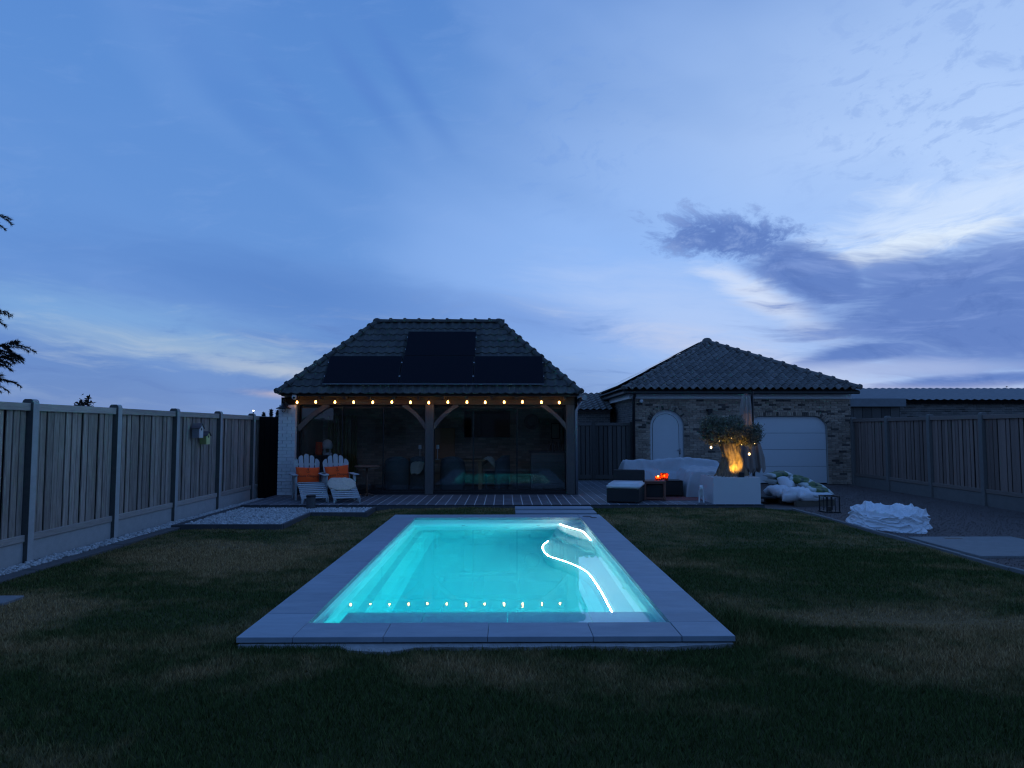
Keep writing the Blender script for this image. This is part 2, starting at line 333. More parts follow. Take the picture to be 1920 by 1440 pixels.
def lawn_material(name, blades):
    m = bpy.data.materials.new(name); m.use_nodes = True; t = NT(m.node_tree); b = m.node_tree.nodes['Principled BSDF']
    co = t.new('ShaderNodeTexCoord').outputs['Object']
    flat = t.vm('MULTIPLY', co, (1, 1, 0))
    big = t.noise(t.vm('MULTIPLY', flat, (0.55, 0.85, 0)), 0.75, 5, 0.62, 0.5)
    mid = t.noise(flat, 2.6, 5, 0.65, 0.4)
    dry = t.m('ADD', t.m('MULTIPLY', big, 0.72), t.m('MULTIPLY', mid, 0.32))
    # worn, drier ground: beside the pool on the left, along a track on the right
    def patch(x, y, rx, ry, k):
        p = t.vm('DIVIDE', t.vm('SUBTRACT', flat, (x, y, 0)), (rx, ry, 1))
        return t.m('MULTIPLY', t.ss(t.vm('LENGTH', p), 1.0, 0.15), k)
    for q in ((-3.7, 9.6, 1.9, 2.3, 0.17), (-4.6, 6.6, 1.5, 1.0, 0.18), (-2.6, 11.6, 1.2, 2.2, 0.10), (3.2, 12.3, 2.4, 1.6, 0.09), (3.7, 6.3, 2.2, 0.55, 0.17),
              (0.2, 4.9, 2.2, 0.45, 0.07), (4.4, 5.6, 1.8, 0.7, 0.10), (-1.2, 4.3, 3.5, 0.9, -0.10), (2.4, 4.2, 2.4, 0.9, -0.07), (4.4, 8.4, 2.2, 1.6, -0.06)):
        dry = t.m('ADD', dry, patch(*q))
    f = t.ss(dry, 0.46, 0.68)
    green = t.mix(t.noise(flat, 9, 3), (0.052, 0.078, 0.020, 1), (0.090, 0.115, 0.034, 1))
    straw = t.mix(t.noise(flat, 7, 4), (0.28, 0.180, 0.075, 1), (0.44, 0.30, 0.145, 1))
    c = t.mix(f, green, straw)
    if blades:
        g = t.new('ShaderNodeNewGeometry').outputs['Random Per Island']
        k = t.m('ADD', 0.55, t.m('MULTIPLY', g, 0.95)); c = t.mix(1.0, c, t.comb(k, k, k), 'MULTIPLY')
    else:
        c = t.mix(0.45, c, (0.05, 0.038, 0.02, 1))
        bn = t.new('ShaderNodeBump'); bn.inputs['Strength'].default_value = 0.9; bn.inputs['Distance'].default_value = 0.03
        t.put(bn.inputs['Height'], t.noise(flat, 70, 4, 0.7)); t.L.new(bn.outputs[0], b.inputs['Normal'])
    t.put(b.inputs['Base Color'], c); b.inputs['Roughness'].default_value = 0.9; b.inputs['Specular IOR Level'].default_value = 0.15
    MATS[name] = m
lawn_material('lawn', False); lawn_material('grass', True)

# two-tone printed sack
def sack_material():
    m = bpy.data.materials.new('sack_green'); m.use_nodes = True; t = NT(m.node_tree); b = m.node_tree.nodes['Principled BSDF']
    co = t.new('ShaderNodeTexCoord').outputs['Object']; s = t.new('ShaderNodeSeparateXYZ'); t.L.new(co, s.inputs[0])
    w = t.noise(co, 5, 2); e = t.m('ADD', s.outputs[0], t.m('MULTIPLY', t.m('SUBTRACT', w, 0.5), 0.10))
    f = t.m('MULTIPLY', t.ss(e, -0.20, -0.17), t.ss(e, 0.17, 0.13))
    c = t.mix(f, (0.50, 0.54, 0.51, 1), (0.085, 0.13, 0.04, 1))
    band = t.m('MULTIPLY', t.ss(t.m('ABSOLUTE', t.m('SUBTRACT', e, 0.02)), 0.035, 0.028), t.ss(t.m('ABSOLUTE', s.outputs[1]), 0.09, 0.08))
    c = t.mix(band, c, (0.03, 0.06, 0.03, 1))
    t.put(b.inputs['Base Color'], c); b.inputs['Roughness'].default_value = 0.5
    MATS['sack_green'] = m
sack_material()

# ------------------------------------------------------------------ mesh helpers
def me(name, v, f, mat=None, smooth=False):
    m = bpy.data.meshes.new(name); m.from_pydata([tuple(p) for p in v], [], f); m.validate(); m.update()
    if mat: m.materials.append(MATS[mat])
    if smooth: m.polygons.foreach_set('use_smooth', [True] * len(m.polygons))
    return m
def ob(name, data, parent=None, loc=(0, 0, 0), rot=(0, 0, 0), scale=(1, 1, 1)):
    o = bpy.data.objects.new(name, data); C.objects.link(o)
    o.location = loc; o.rotation_euler = rot; o.scale = scale
    if parent: o.parent = parent
    return o
def tag(o, label=None, cat=None, group=None, kind=None):
    if label: o['label'] = label
    if cat: o['category'] = cat
    if group: o['group'] = group
    if kind: o['kind'] = kind
    return o
def thing(name, label, cat, loc=(0, 0, 0), rz=0, group=None):
    return tag(ob(name, None, None, loc, (0, 0, rz)), label, cat, group)

class MB:
    def __init__(s): s.v = []; s.f = []
    def add(s, v, f):
        n = len(s.v); s.v += [tuple(p) for p in v]; s.f += [tuple(i + n for i in q) for q in f]; return s
    def box(s, c, d, rot=None):
        x, y, z = (k / 2 for k in d)
        v = [Vector((a, b, e)) for a in (-x, x) for b in (-y, y) for e in (-z, z)]
        if rot is not None:
            q = Euler(rot).to_matrix(); v = [q @ p for p in v]
        v = [p + Vector(c) for p in v]
        return s.add(v, [(0, 1, 3, 2), (4, 6, 7, 5), (0, 4, 5, 1), (2, 3, 7, 6), (0, 2, 6, 4), (1, 5, 7, 3)])
    def b2(s, a, b):
        return s.box([(i + j) / 2 for i, j in zip(a, b)], [abs(j - i) for i, j in zip(a, b)])
    def cyl(s, a, b, r0, r1=None, n=12, caps=True):
        a = Vector(a); b = Vector(b); r1 = r0 if r1 is None else r1
        t = (b - a).normalized(); up = Vector((0, 0, 1)) if abs(t.z) < 0.9 else Vector((1, 0, 0))
        x = t.cross(up).normalized(); y = t.cross(x)
        v = []
        for p, r in ((a, r0), (b, r1)):
            for i in range(n):
                q = 2 * math.pi * i / n; v.append(p + x * (r * math.cos(q)) + y * (r * math.sin(q)))
        f = [(i, (i + 1) % n, n + (i + 1) % n, n + i) for i in range(n)]
        if caps: f += [tuple(range(n))[::-1], tuple(range(n, 2 * n))]
        return s.add(v, f)
    def tube(s, pts, rad, n=8, caps=True):
        pts = [Vector(p) for p in pts]; rs = rad if hasattr(rad, '__len__') else [rad] * len(pts)
        v = []; f = []; px = None
        for i, p in enumerate(pts):
            t = (pts[min(i + 1, len(pts) - 1)] - pts[max(i - 1, 0)]).normalized()
            if px is None:
                up = Vector((0, 0, 1)) if abs(t.z) < 0.9 else Vector((1, 0, 0)); px = t.cross(up).normalized()
            px = (px - t * px.dot(t)).normalized(); y = t.cross(px)
            for k in range(n):
                q = 2 * math.pi * k / n; v.append(p + px * (rs[i] * math.cos(q)) + y * (rs[i] * math.sin(q)))
        for i in range(len(pts) - 1):
            for k in range(n):
                f.append((i * n + k, i * n + (k + 1) % n, (i + 1) * n + (k + 1) % n, (i + 1) * n + k))
        if caps: f += [tuple(range(n))[::-1], tuple(range((len(pts) - 1) * n, len(pts) * n))]
        return s.add(v, f)
    def lathe(s, prof, n=20, c=(0, 0, 0), closed=False):
        v = []; f = []
        for r, z in prof:
            for k in range(n):
                q = 2 * math.pi * k / n; v.append((c[0] + r * math.cos(q), c[1] + r * math.sin(q), c[2] + z))
        for i in range(len(prof) - 1):
            for k in range(n):
                f.append((i * n + k, i * n + (k + 1) % n, (i + 1) * n + (k + 1) % n, (i + 1) * n + k))
        f.append(tuple(range(n))[::-1]); f.append(tuple(range((len(prof) - 1) * n, len(prof) * n)))
        return s.add(v, f)
    def prism(s, poly, a, b, axis='z'):
        """extrude a 2-D outline; axis z: (x,y) plane, axis y: (x,z) plane, axis x: (y,z) plane"""
        n = len(poly); mk = {'z': lambda p, h: (p[0], p[1], h), 'y': lambda p, h: (p[0], h, p[1]), 'x': lambda p, h: (h, p[0], p[1])}[axis]
        v = [mk(p, a) for p in poly] + [mk(p, b) for p in poly]
        f = [tuple(range(n)), tuple(range(n, 2 * n))[::-1]] + [(i, i + n, (i + 1) % n + n, (i + 1) % n) for i in range(n)]
        return s.add(v, f)
    def mesh(s, name, mat, smooth=False, bevel=0.0, seg=1, fix=True):
        m = me(name, s.v, s.f, mat, smooth)
        if fix or bevel:
            bm = bmesh.new(); bm.from_mesh(m)
            bmesh.ops.recalc_face_normals(bm, faces=bm.faces)
            if bevel:
                bmesh.ops.bevel(bm, geom=[e for e in bm.edges if len(e.link_faces) == 2 and e.calc_face_angle(0) > 0.6], offset=bevel, segments=seg, affect='EDGES', clamp_overlap=True)
            bm.to_mesh(m); bm.free()
        if smooth: m.polygons.foreach_set('use_smooth', [True] * len(m.polygons))
        return m
    def obj(s, name, mat, parent=None, loc=(0, 0, 0), rot=(0, 0, 0), smooth=False, bevel=0.0, seg=1):
        return ob(name, s.mesh(name, mat, smooth, bevel, seg), parent, loc, rot)

def boxo(name, a, b, mat, parent=None, bevel=0.0):
    c = [(i + j) / 2 for i, j in zip(a, b)]; d = [abs(j - i) for i, j in zip(a, b)]
    return MB().box((0, 0, 0), d).obj(name, mat, parent, c, bevel=bevel)
def struct(o, label=None):
    tag(o, label=label, kind='structure'); return o

def grid_mesh(name, nx, ny, fn, mat, smooth=True):
    v = [fn(i / (nx - 1), j / (ny - 1)) for j in range(ny) for i in range(nx)]
    f = [(j * nx + i, j * nx + i + 1, (j + 1) * nx + i + 1, (j + 1) * nx + i) for j in range(ny - 1) for i in range(nx - 1)]
    return me(name, v, f, mat, smooth)

# ================================================================== SETTING
def sstep(a, b, x):
    t = np.clip((x - a) / (b - a), 0, 1); return t * t * (3 - 2 * t)
def lawn_z(x, y):
    return (0.010 * np.sin(x * 1.7 + 0.6 * y) * np.cos(y * 1.3 - 0.4 * x) + 0.006 * np.sin(3.1 * x - 2.3 * y)
            + 0.055 * sstep(10.5, 14.2, y) * sstep(-2.7, -2.1, x) * sstep(5.9, 4.9, x)
            - 0.030 * sstep(0.35, 0.0, np.abs(y - 6.42 - 0.05 * np.sin(5 * x)) ) * sstep(2.6, 3.2, x) * sstep(4.6, 3.9, x)) - 0.008

# far ground, one sheet with a hole where the pool shell goes down
v = []; f = []
for (x0, x1, y0, y1) in ((-900, -1.9, -300, 1500), (1.62, 900, -300, 1500), (-1.9, 1.62, -300, 5.7), (-1.9, 1.62, 13.25, 1500)):
    n = len(v); v += [(x0, y0, -0.06), (x1, y0, -0.06), (x1, y1, -0.06), (x0, y1, -0.06)]; f.append((n, n + 1, n + 2, n + 3))
struct(ob('ground', me('ground', v, f, 'far_ground')))

nx, ny = 96, 120
xs = np.linspace(-5.42, 5.97, nx); ys = np.linspace(0.2, 14.70, ny)
v = [(x, y, float(lawn_z(x, y))) for y in ys for x in xs]
f = []
for j in range(ny - 1):
    for i in range(nx - 1):
        if xs[i] > -1.97 and xs[i + 1] < 1.69 and ys[j] > 5.62 and ys[j + 1] < 13.32: continue
        f.append((j * nx + i, j * nx + i + 1, (j + 1) * nx + i + 1, (j + 1) * nx + i))
struct(ob('lawn', me('lawn', v, f, 'lawn', True)))

def footing_front(x):
    return np.interp(x, [-2.05, -1.25, -1.12, -0.80, -0.66, 0.0, 0.6, 1.2, 1.76], [5.53, 5.50, 5.37, 5.355, 5.47, 5.46, 5.48, 5.455, 5.53])
# grass blades: one mass of single-triangle blades
def blades(n, ylo, yhi, h0, h1):
    u = RNG.random(n); y = np.sqrt(ylo ** 2 + u * (yhi ** 2 - ylo ** 2)); x = (RNG.random(n) * 2 - 1) * (0.80 * y + 0.25)
    k = (x > -5.40) & (x < 5.95) & (y < 14.66)
    k &= ~((x > -2.06) & (x < 1.78) & (y > footing_front(x) + 0.02) & (y < 13.41))
    k &= ~((x < -3.70) & (y > 12.0)); k &= ~((x < -2.60) & (y > 13.70)); k &= ~((x > 0.17) & (x < 1.78) & (y > 13.38) & (y < 14.6))
    k &= ~((x < -4.70) & (y > 6.84) & (y < 7.2)); k &= ~((x > 5.9))
    x = x[k]; y = y[k]; n = len(x)
    z = lawn_z(x, y); a = RNG.random(n) * 6.283; w = 0.0016 + 0.00052 * y
    h = h0 + (h1 - h0) * RNG.random(n) ** 1.5
    # lusher tufts along the coping on the right front corner
    tuft = np.exp(-(((x - 2.05) / 0.28) ** 2 + ((y - 6.15) / 0.42) ** 2)); h = h * (1 + 2.3 * tuft)
    wear = np.exp(-(((x - 3.7) / 1.0) ** 2 + ((y - 6.3) / 0.18) ** 2)); h = h * (1 - 0.75 * wear)
    lx = (RNG.random(n) - 0.5) * 1.5 * h; ly = (RNG.random(n) - 0.5) * 1.5 * h
    P = np.empty((n, 3, 3)); P[:, 0] = np.stack([x - w * np.cos(a), y - w * np.sin(a), z - 0.004], 1)
    P[:, 1] = np.stack([x + w * np.cos(a), y + w * np.sin(a), z - 0.004], 1); P[:, 2] = np.stack([x + lx, y + ly, z + h], 1)
    return P.reshape(-1, 3)
P = np.concatenate([blades(190000, 2.6, 6.0, 0.018, 0.048), blades(190000, 6.0, 10.0, 0.016, 0.042), blades(120000, 10.0, 14.7, 0.016, 0.036),
                    ])
m = bpy.data.meshes.new('grass'); n = len(P) // 3
m.vertices.add(n * 3); m.vertices.foreach_set('co', P.astype(np.float32).ravel())
m.loops.add(n * 3); m.loops.foreach_set('vertex_index', np.arange(n * 3, dtype=np.int32))
m.polygons.add(n); m.polygons.foreach_set('loop_start', np.arange(0, n * 3, 3, dtype=np.int32))
try: m.polygons.foreach_set('loop_total', np.full(n, 3, dtype=np.int32))
except Exception: pass
m.update(calc_edges=True); m.materials.append(MATS['grass'])
tag(ob('grass', m), 'short patchy lawn grass, green and straw brown, round the pool', 'grass', kind='stuff')

# pebbles -----------------------------------------------------------
t = (1 + 5 ** 0.5) / 2
ICO = np.array([(-1, t, 0), (1, t, 0), (-1, -t, 0), (1, -t, 0), (0, -1, t), (0, 1, t), (0, -1, -t), (0, 1, -t), (t, 0, -1), (t, 0, 1), (-t, 0, -1), (-t, 0, 1)]) / math.sqrt(1 + t * t)
ICF = np.array([(0, 11, 5), (0, 5, 1), (0, 1, 7), (0, 7, 10), (0, 10, 11), (1, 5, 9), (5, 11, 4), (11, 10, 2), (10, 7, 6), (7, 1, 8), (3, 9, 4), (3, 4, 2), (3, 2, 6), (3, 6, 8), (3, 8, 9), (4, 9, 5), (2, 4, 11), (6, 2, 10), (8, 6, 7), (9, 8, 1)])
def pebbles(name, rects, z, dens, smin, smax, mat='pebble'):
    pts = []
    for (x0, x1, y0, y1) in rects:
        k = int((x1 - x0) * (y1 - y0) * dens)
        pts.append(np.stack([x0 + RNG.random(k) * (x1 - x0), y0 + RNG.random(k) * (y1 - y0), z + RNG.random(k) * 0.022], 1))
    c = np.concatenate(pts); n = len(c)
    s = (smin + (smax - smin) * RNG.random((n, 1, 1))) * (0.7 + 0.6 * RNG.random((n, 1, 3))) * np.array([1, 1, 0.75])
    V = ICO[None] * s * (0.82 + 0.36 * RNG.random((n, 12, 1)))
    a = RNG.random(n) * 6.283; ca, sa = np.cos(a)[:, None], np.sin(a)[:, None]
    V = np.stack([V[:, :, 0] * ca - V[:, :, 1] * sa, V[:, :, 0] * sa + V[:, :, 1] * ca, V[:, :, 2]], 2) + c[:, None]
    F = (ICF[None] + (np.arange(n) * 12)[:, None, None]).reshape(-1, 3)
    m = bpy.data.meshes.new(name); m.from_pydata(V.reshape(-1, 3).tolist(), [], F.tolist()); m.materials.append(MATS[mat]); m.update()
    return ob(name, m)
o = pebbles('pebble_strip', [(-5.86, -5.63, 6.6, 12.0), (-5.86, -5.60, 12.0, 16.95)], 0.012, 1500, 0.015, 0.027)
tag(o, 'narrow strip of pale pebbles along the foot of the left fence', 'pebbles', kind='stuff')
o = pebbles('pebble_bed', [(-5.40, -3.78, 12.09, 14.66), (-3.78, -2.70, 13.80, 14.66)], 0.045, 1500, 0.012, 0.024)
tag(o, 'white pebble bed between the lawn and the terrace edge', 'pebbles', kind='stuff')
mb = MB(); mb.b2((-5.9, 2.0, -0.05), (-5.62, 17.0, 0.012)); mb.b2((-5.42, 12.07, -0.05), (-3.76, 14.68, 0.045)); mb.b2((-3.76, 13.78, -0.05), (-2.68, 14.68, 0.045))
struct(mb.obj('gravel_bed', 'pebble_bed'))
# dark kerb strip and edging boards
kb = struct(ob('kerb_strip', None))
for i in range(11):
    boxo('kerb_stone', (-5.62, 2.0 + i * 0.92, -0.05), (-5.425, 2.912 + i * 0.92, 0.022 + 0.004 * (i % 2)), 'kerb_dark', kb, 0.004)
eb = struct(ob('edging_boards', None))
for a, b in (((-5.62, 12.125, -0.05), (-5.43, 16.9, 0.05)), ((-5.42, 12.02, -0.05), (-3.72, 12.07, 0.075)), ((-3.76, 12.075, -0.05), (-3.71, 13.73, 0.075)),
             ((-3.76, 13.735, -0.05), (-2.64, 13.78, 0.075)), ((-2.69, 13.785, -0.05), (-2.64, 14.66, 0.085))):
    boxo('edging_board', a, b, 'edging', eb, 0.004)

# terrace -----------------------------------------------------------
TZ = 0.12
terr = struct(ob('terrace', None))
mb = MB(); mb.b2((-5.40, 14.73, -0.05), (5.34, 21.66, TZ - 0.004))
mb.obj('joint_bed', 'terrace_joint', terr)
boxo('edge_strip', (-5.41, 14.70, -0.05), (5.35, 14.728, TZ - 0.012), 'edging', terr)
pm = {}
def plank(x0, x1, y0, y1, mat='terrace_slab'):
    key = (round(x1 - x0, 3), round(y1 - y0, 3))
    if key not in pm: pm[key] = MB().box((0, 0, 0), (x1 - x0, y1 - y0, 0.03)).mesh('terrace_slab', mat, bevel=0.002)
    ob('paving_plank', pm[key], terr, ((x0 + x1) / 2, (y0 + y1) / 2, TZ - 0.015 + random.uniform(-0.0008, 0.0008)))
for i in range(54):
    x0 = -5.405 + i * 0.199
    plank(x0 + 0.009, x0 + 0.190, 14.70, 16.985)
for i in range(18):
    x0 = 1.757 + i * 0.199
    plank(x0 + 0.006, x0 + 0.193, 16.995, 19.3); plank(x0 + 0.006, x0 + 0.193, 19.31, 21.64)

# stepping slabs between pool and terrace
for i, (y0, y1, lab) in enumerate(((13.56, 13.98, 'long pale stone step slab nearest the back edge of the pool'), (14.10, 14.54, 'long pale stone step slab against the terrace edge'))):
    tag(boxo('step_slab', (0.20, y0, -0.02), (1.74, y1, 0.085 + 0.02 * i), 'coping', None, 0.004), lab, 'slab', 'stepping slabs behind the pool')

# driveway, kerb, concrete slab -------------------------------------
mb = MB(); mb.b2((6.08, 2.0, -0.05), (13.5, 14.90, -0.012)); mb.b2((5.36, 14.90, -0.05), (13.5, 32.0, -0.012))
struct(mb.obj('driveway', 'driveway'))
o = pebbles('driveway_gravel', [(6.1, 10.3, 7.6, 15.0), (6.2, 10.4, 15.0, 21.5)], -0.012, 330, 0.004, 0.009, 'driveway')
tag(o, 'loose brown gravel scattered over the driveway', 'gravel', kind='stuff')
kr = struct(ob('kerb', None))
for i in range(13):
    boxo('kerb_stone', (5.995, 3.0 + i * 0.92, -0.05), (6.055, 3.912 + i * 0.92, 0.016 + 0.004 * ((i * 7) % 3)), 'concrete', kr, 0.006)
boxo('kerb_stone', (5.37, 14.87, -0.05), (5.99, 14.93, 0.020), 'concrete', kr, 0.006)
o = ob('concrete_slab', None); tag(o, 'flat grey concrete slab with a small dark slot beside the lawn kerb', 'slab')
boxo('slab', (6.16, 9.26, -0.03), (7.75, 10.92, 0.022), 'slab_grey', o, 0.006)
boxo('slot', (6.62, 10.70, 0.020), (6.86, 10.79, 0.0245), 'black_metal', o)
tag(boxo('stepping_stone', (-5.36, 6.86, -0.03), (-4.73, 7.16, 0.024), 'stone_slab', None, 0.008), 'lone flat grey stepping stone in the lawn near the left fence', 'slab')

# ================================================================== POOL
pool = thing('swimming_pool', 'lit turquoise swimming pool with grey stone coping set in the lawn', 'pool', (-0.14, 9.47, 0))
PX, PY = -0.14, 9.47
def padd(mb, name, mat, **k):
    mb.v = [(x - PX, y - PY, z) for x, y, z in mb.v]; return mb.obj(name, mat, pool, **k)
mb = MB(); front = [(x, float(footing_front(x)) + 0.012 * math.sin(x * 23)) for x in np.linspace(-2.03, 1.75, 40)]
ring = front + [(1.75, 5.75), (-2.03, 5.75)]
mb.prism(ring, -0.15, 0.018)
padd(mb, 'concrete_footing', 'footing')
mb = MB(); mb.b2((-2.03, 5.752, -0.15), (-1.70, 13.37, 0.026)); mb.b2((1.44, 5.752, -0.15), (1.75, 13.37, 0.026)); mb.b2((-1.70, 13.02, -0.15), (1.44, 13.37, 0.026)); mb.b2((-1.70, 5.752, -0.15), (1.44, 5.93, 0.026))
padd(mb, 'footing_wall', 'footing')
slabs = [(-2.05, -1.623, 5.55, 5.955), (1.363, 1.77, 5.55, 5.955)]
fx = [-1.62, -0.93, -0.13, 0.68, 1.36]
for a, b in zip(fx, fx[1:]): slabs += [(a, b - 0.004, 5.55, 5.95)]
yy = [5.958] + [6.25 + 0.80 * k for k in range(9)] + [12.95]
for a, b in zip(yy, yy[1:]): slabs += [(-2.05, -1.62, a, b - 0.004), (1.36, 1.77, a, b - 0.004)]
bx = [-2.05, -1.62, -0.80, 0.0, 0.80, 1.36, 1.77]
for a, b in zip(bx, bx[1:]): slabs += [(a, b - 0.004, 12.952, 13.40)]
for (x0, x1, y0, y1) in slabs:
    boxo('coping_slab', (x0 - PX, y0 - PY, 0.028), (x1 - PX, y1 - PY, 0.07 + random.uniform(-0.001, 0.001)), 'coping', pool, 0.003)
# shell: rectangular rings going down
X0, X1, Y0, Y1 = -1.66, 1.40, 5.93, 12.99
prof = [(0.0, 0.026), (0.0, -0.075), (0.035, -0.09), (0.05, -0.11), (0.11, -0.80), (0.20, -0.825), (0.30, -1.10), (0.42, -1.21), (1.0, -1.24)]
v = []; f = []
def rrect(ins, z, r):
    pts = []; r = max(r, 0.01)
    for (cx, cy, a0) in ((X1 - ins - r, Y1 - ins - r, 0), (X0 + ins + r, Y1 - ins - r, 90), (X0 + ins + r, Y0 + ins + r, 180), (X1 - ins - r, Y0 + ins + r, 270)):
        for k in range(6): a = R(a0 + k * 18); pts.append((cx + r * math.cos(a) - PX, cy + r * math.sin(a) - PY, z))
    return pts
for i, (ins, z) in enumerate(prof): v += rrect(ins, z, 0.06 + ins * 0.35)
NR = 24
for i in range(len(prof) - 1):
    for k in range(NR): f.append((i * NR + k, i * NR + (k + 1) % NR, (i + 1) * NR + (k + 1) % NR, (i + 1) * NR + k))
f.append(tuple(range((len(prof) - 1) * NR, len(prof) * NR)))
m = me('shell', v, f, 'pool_shell'); bm = bmesh.new(); bm.from_mesh(m); bmesh.ops.recalc_face_normals(bm, faces=bm.faces); bmesh.ops.reverse_faces(bm, faces=bm.faces); bm.to_mesh(m); bm.free()
ob('shell', m, pool)
def crom(pts, n=8):
    pts = [Vector(p) for p in pts]; out = []
    for i in range(len(pts) - 1):
        p0 = pts[max(i - 1, 0)]; p1 = pts[i]; p2 = pts[i + 1]; p3 = pts[min(i + 2, len(pts) - 1)]
        for k in range(n):
            t = k / n; out.append(0.5 * ((2 * p1) + (p2 - p0) * t + (2 * p0 - 5 * p1 + 4 * p2 - p3) * t * t + (3 * p1 - p0 - 3 * p2 + p3) * t ** 3))
    return out + [pts[-1]]
def step(name, curve, z, close, zb=-1.26):
    c = [(p.x, p.y) for p in crom([(a, b, 0) for a, b in curve])] + close
    padd(MB().prism(c, zb, z), name, 'pool_step', bevel=0.018, seg=2)
cC = [(0.93, 13.0), (0.80, 12.2), (0.69, 11.5), (0.59, 11.05), (0.575, 10.67), (0.64, 10.2), (0.84, 9.80), (1.01, 9.32), (1.065, 8.9), (1.085, 8.1), (1.08, 7.2), (1.08, 5.95)]
step('bench', cC, -0.575, [(1.42, 5.95), (1.42, 13.0)])
cB = [(0.93, 13.0), (0.86, 12.3), (0.85, 11.97), (0.88, 11.63), (0.96, 11.31), (1.09, 11.02), (1.19, 10.6), (1.34, 10.45)]
step('step', cB, -0.42, [(1.42, 10.45), (1.42, 13.0)])
cA = [(0.98, 13.0), (0.95, 12.68), (0.97, 12.2), (1.09, 11.74), (1.21, 11.42), (1.34, 11.28)]
step('step', cA, -0.24, [(1.42, 11.28), (1.42, 13.0)])
cL = [(1.0, 12.99), (1.15, 12.51), (1.31, 12.10), (1.338, 11.57), (1.345, 11.10)]
step('step', cL, -0.085, [(1.42, 11.10), (1.42, 12.99)])
padd(MB().tube([(p.x - 0.006, p.y - 0.002, -0.552) for p in crom([(a, b, 0) for a, b in cC[2:]])], 0.0064, 6), 'led_strip', 'led_glow')
padd(MB().tube([(p.x - 0.018, p.y - 0.012, -0.108) for p in crom([(a, b, 0) for a, b in cL])], 0.0085, 6), 'led_strip', 'led_glow')
for a, b in ((-1.47, -0.75), (-0.745, 0.02), (0.025, 0.78), (0.785, 1.36)):
    padd(MB().b2((a, 5.96, -0.16), (b, 6.80, -0.115)), 'roller_lid', 'roller_lid', bevel=0.004)
for x in (-0.75, 0.60):
    padd(MB().cyl((x, 12.93, -0.22), (x, 12.90, -0.22), 0.035, n=14), 'inlet_nozzle', 'zinc')
# skimmer covers on the back right coping corner
for x, y, r in ((1.50, 13.10, 0.085), (1.60, 12.93, 0.06)):
    padd(MB().cyl((x, y, 0.068), (x, y, 0.074), r, n=20), 'lid_disc', 'kerb_dark')
# water: closed body, sides and bottom just outside the shell
wm = MB().box((0, 0, 0), (3.10, 7.10, 1.30)).mesh('water', 'water')
struct(ob('water', wm, None, (-0.13, 9.46, -0.69)), 'clear still pool water')

# ================================================================== FENCES
def fence(name, label, X, sgn, posts, wood, rail, conc, partial=None):
    """board fence along Y; sgn = +1: seen from +X, -1: seen from -X"""
    fo = thing(name, label, 'fence', (X, posts[0], 0))
    y00 = posts[0]
    pv = [(-0.07, -0.30), (0.07, -0.30), (0.07, 1.985), (0.062, 2.015), (0.04, 2.035), (-0.04, 2.035), (-0.062, 2.015), (-0.07, 1.985)]
    post_m = MB().prism(pv, -0.06, 0.06, 'y').mesh('post', conc, bevel=0.008)
    for y in posts:
        po = ob('post', post_m, fo, (0, y - y00, 0), (0, 0, random.uniform(-0.01, 0.01)))
        if sgn > 0: ob('dark_side', MB().prism(pv, -0.0635, -0.0605, 'y').mesh('dark_side', 'dark_concrete'), po)  # thin darker plate over the near face of each left post
    board = [MB().box((0, 0, 0), (0.018, w, 1.60)).mesh('board', wood, bevel=0.003) for w in (0.102, 0.108, 0.096, 0.112)]
    L = posts[1] - posts[0] - 0.124
    base_m = MB().box((0, 0, 0), (0.04, L, 0.50)).mesh('base_panel', conc, bevel=0.006)
    top_m = MB().box((0, 0, 0), (0.045, L, 0.095)).mesh('rail', rail, bevel=0.005)
    low_m = MB().box((0, 0, 0), (0.045, L, 0.085)).mesh('rail', rail, bevel=0.005)
    back_m = MB().box((0, 0, 0), (0.012, L, 1.62)).mesh('backing', 'fence_backing')
    for a, b in zip(posts, posts[1:]):
        c = (a + b) / 2 - y00
        ob('base_panel', base_m, fo, (0, c, 0.02)); ob('top_rail', top_m, fo, (sgn * 0.018, c, 1.935)); ob('bottom_rail', low_m, fo, (sgn * 0.014, c, 0.315))
        ob('backing', back_m, fo, (-sgn * 0.035, c, 1.12))
        n = 14; p = L / n
        for i in range(n):
            y = a + 0.062 + (i + 0.5) * p - y00 + random.uniform(-0.004, 0.004)
            ob('board', board[random.randrange(4)], fo, (-sgn * (0.012 if i % 3 == 1 else 0.0), y, 1.12 + random.uniform(-0.004, 0.004)), (random.uniform(-0.004, 0.004), 0, sgn * random.uniform(-0.05, 0.05)))
    return fo
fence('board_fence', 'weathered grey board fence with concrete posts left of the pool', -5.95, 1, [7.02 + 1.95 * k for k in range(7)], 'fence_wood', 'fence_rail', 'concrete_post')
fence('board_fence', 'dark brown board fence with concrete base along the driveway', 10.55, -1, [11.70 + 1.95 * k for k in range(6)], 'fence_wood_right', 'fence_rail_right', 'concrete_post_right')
# black gate panel between the fence and the poolhouse pillar
g = thing('black_gate', 'black wooden gate panel between left fence and white brick pillar', 'gate', (-5.62, 17.1, 0.1))
boxo('panel', (-0.27, 0.0, -0.1), (0.27, 0.04, 1.86), 'black_wood', g)
for i in range(4): boxo('board', (-0.265 + i * 0.134, -0.016, -0.08), (-0.265 + i * 0.134 + 0.126, 0.0, 1.85), 'black_wood', g)

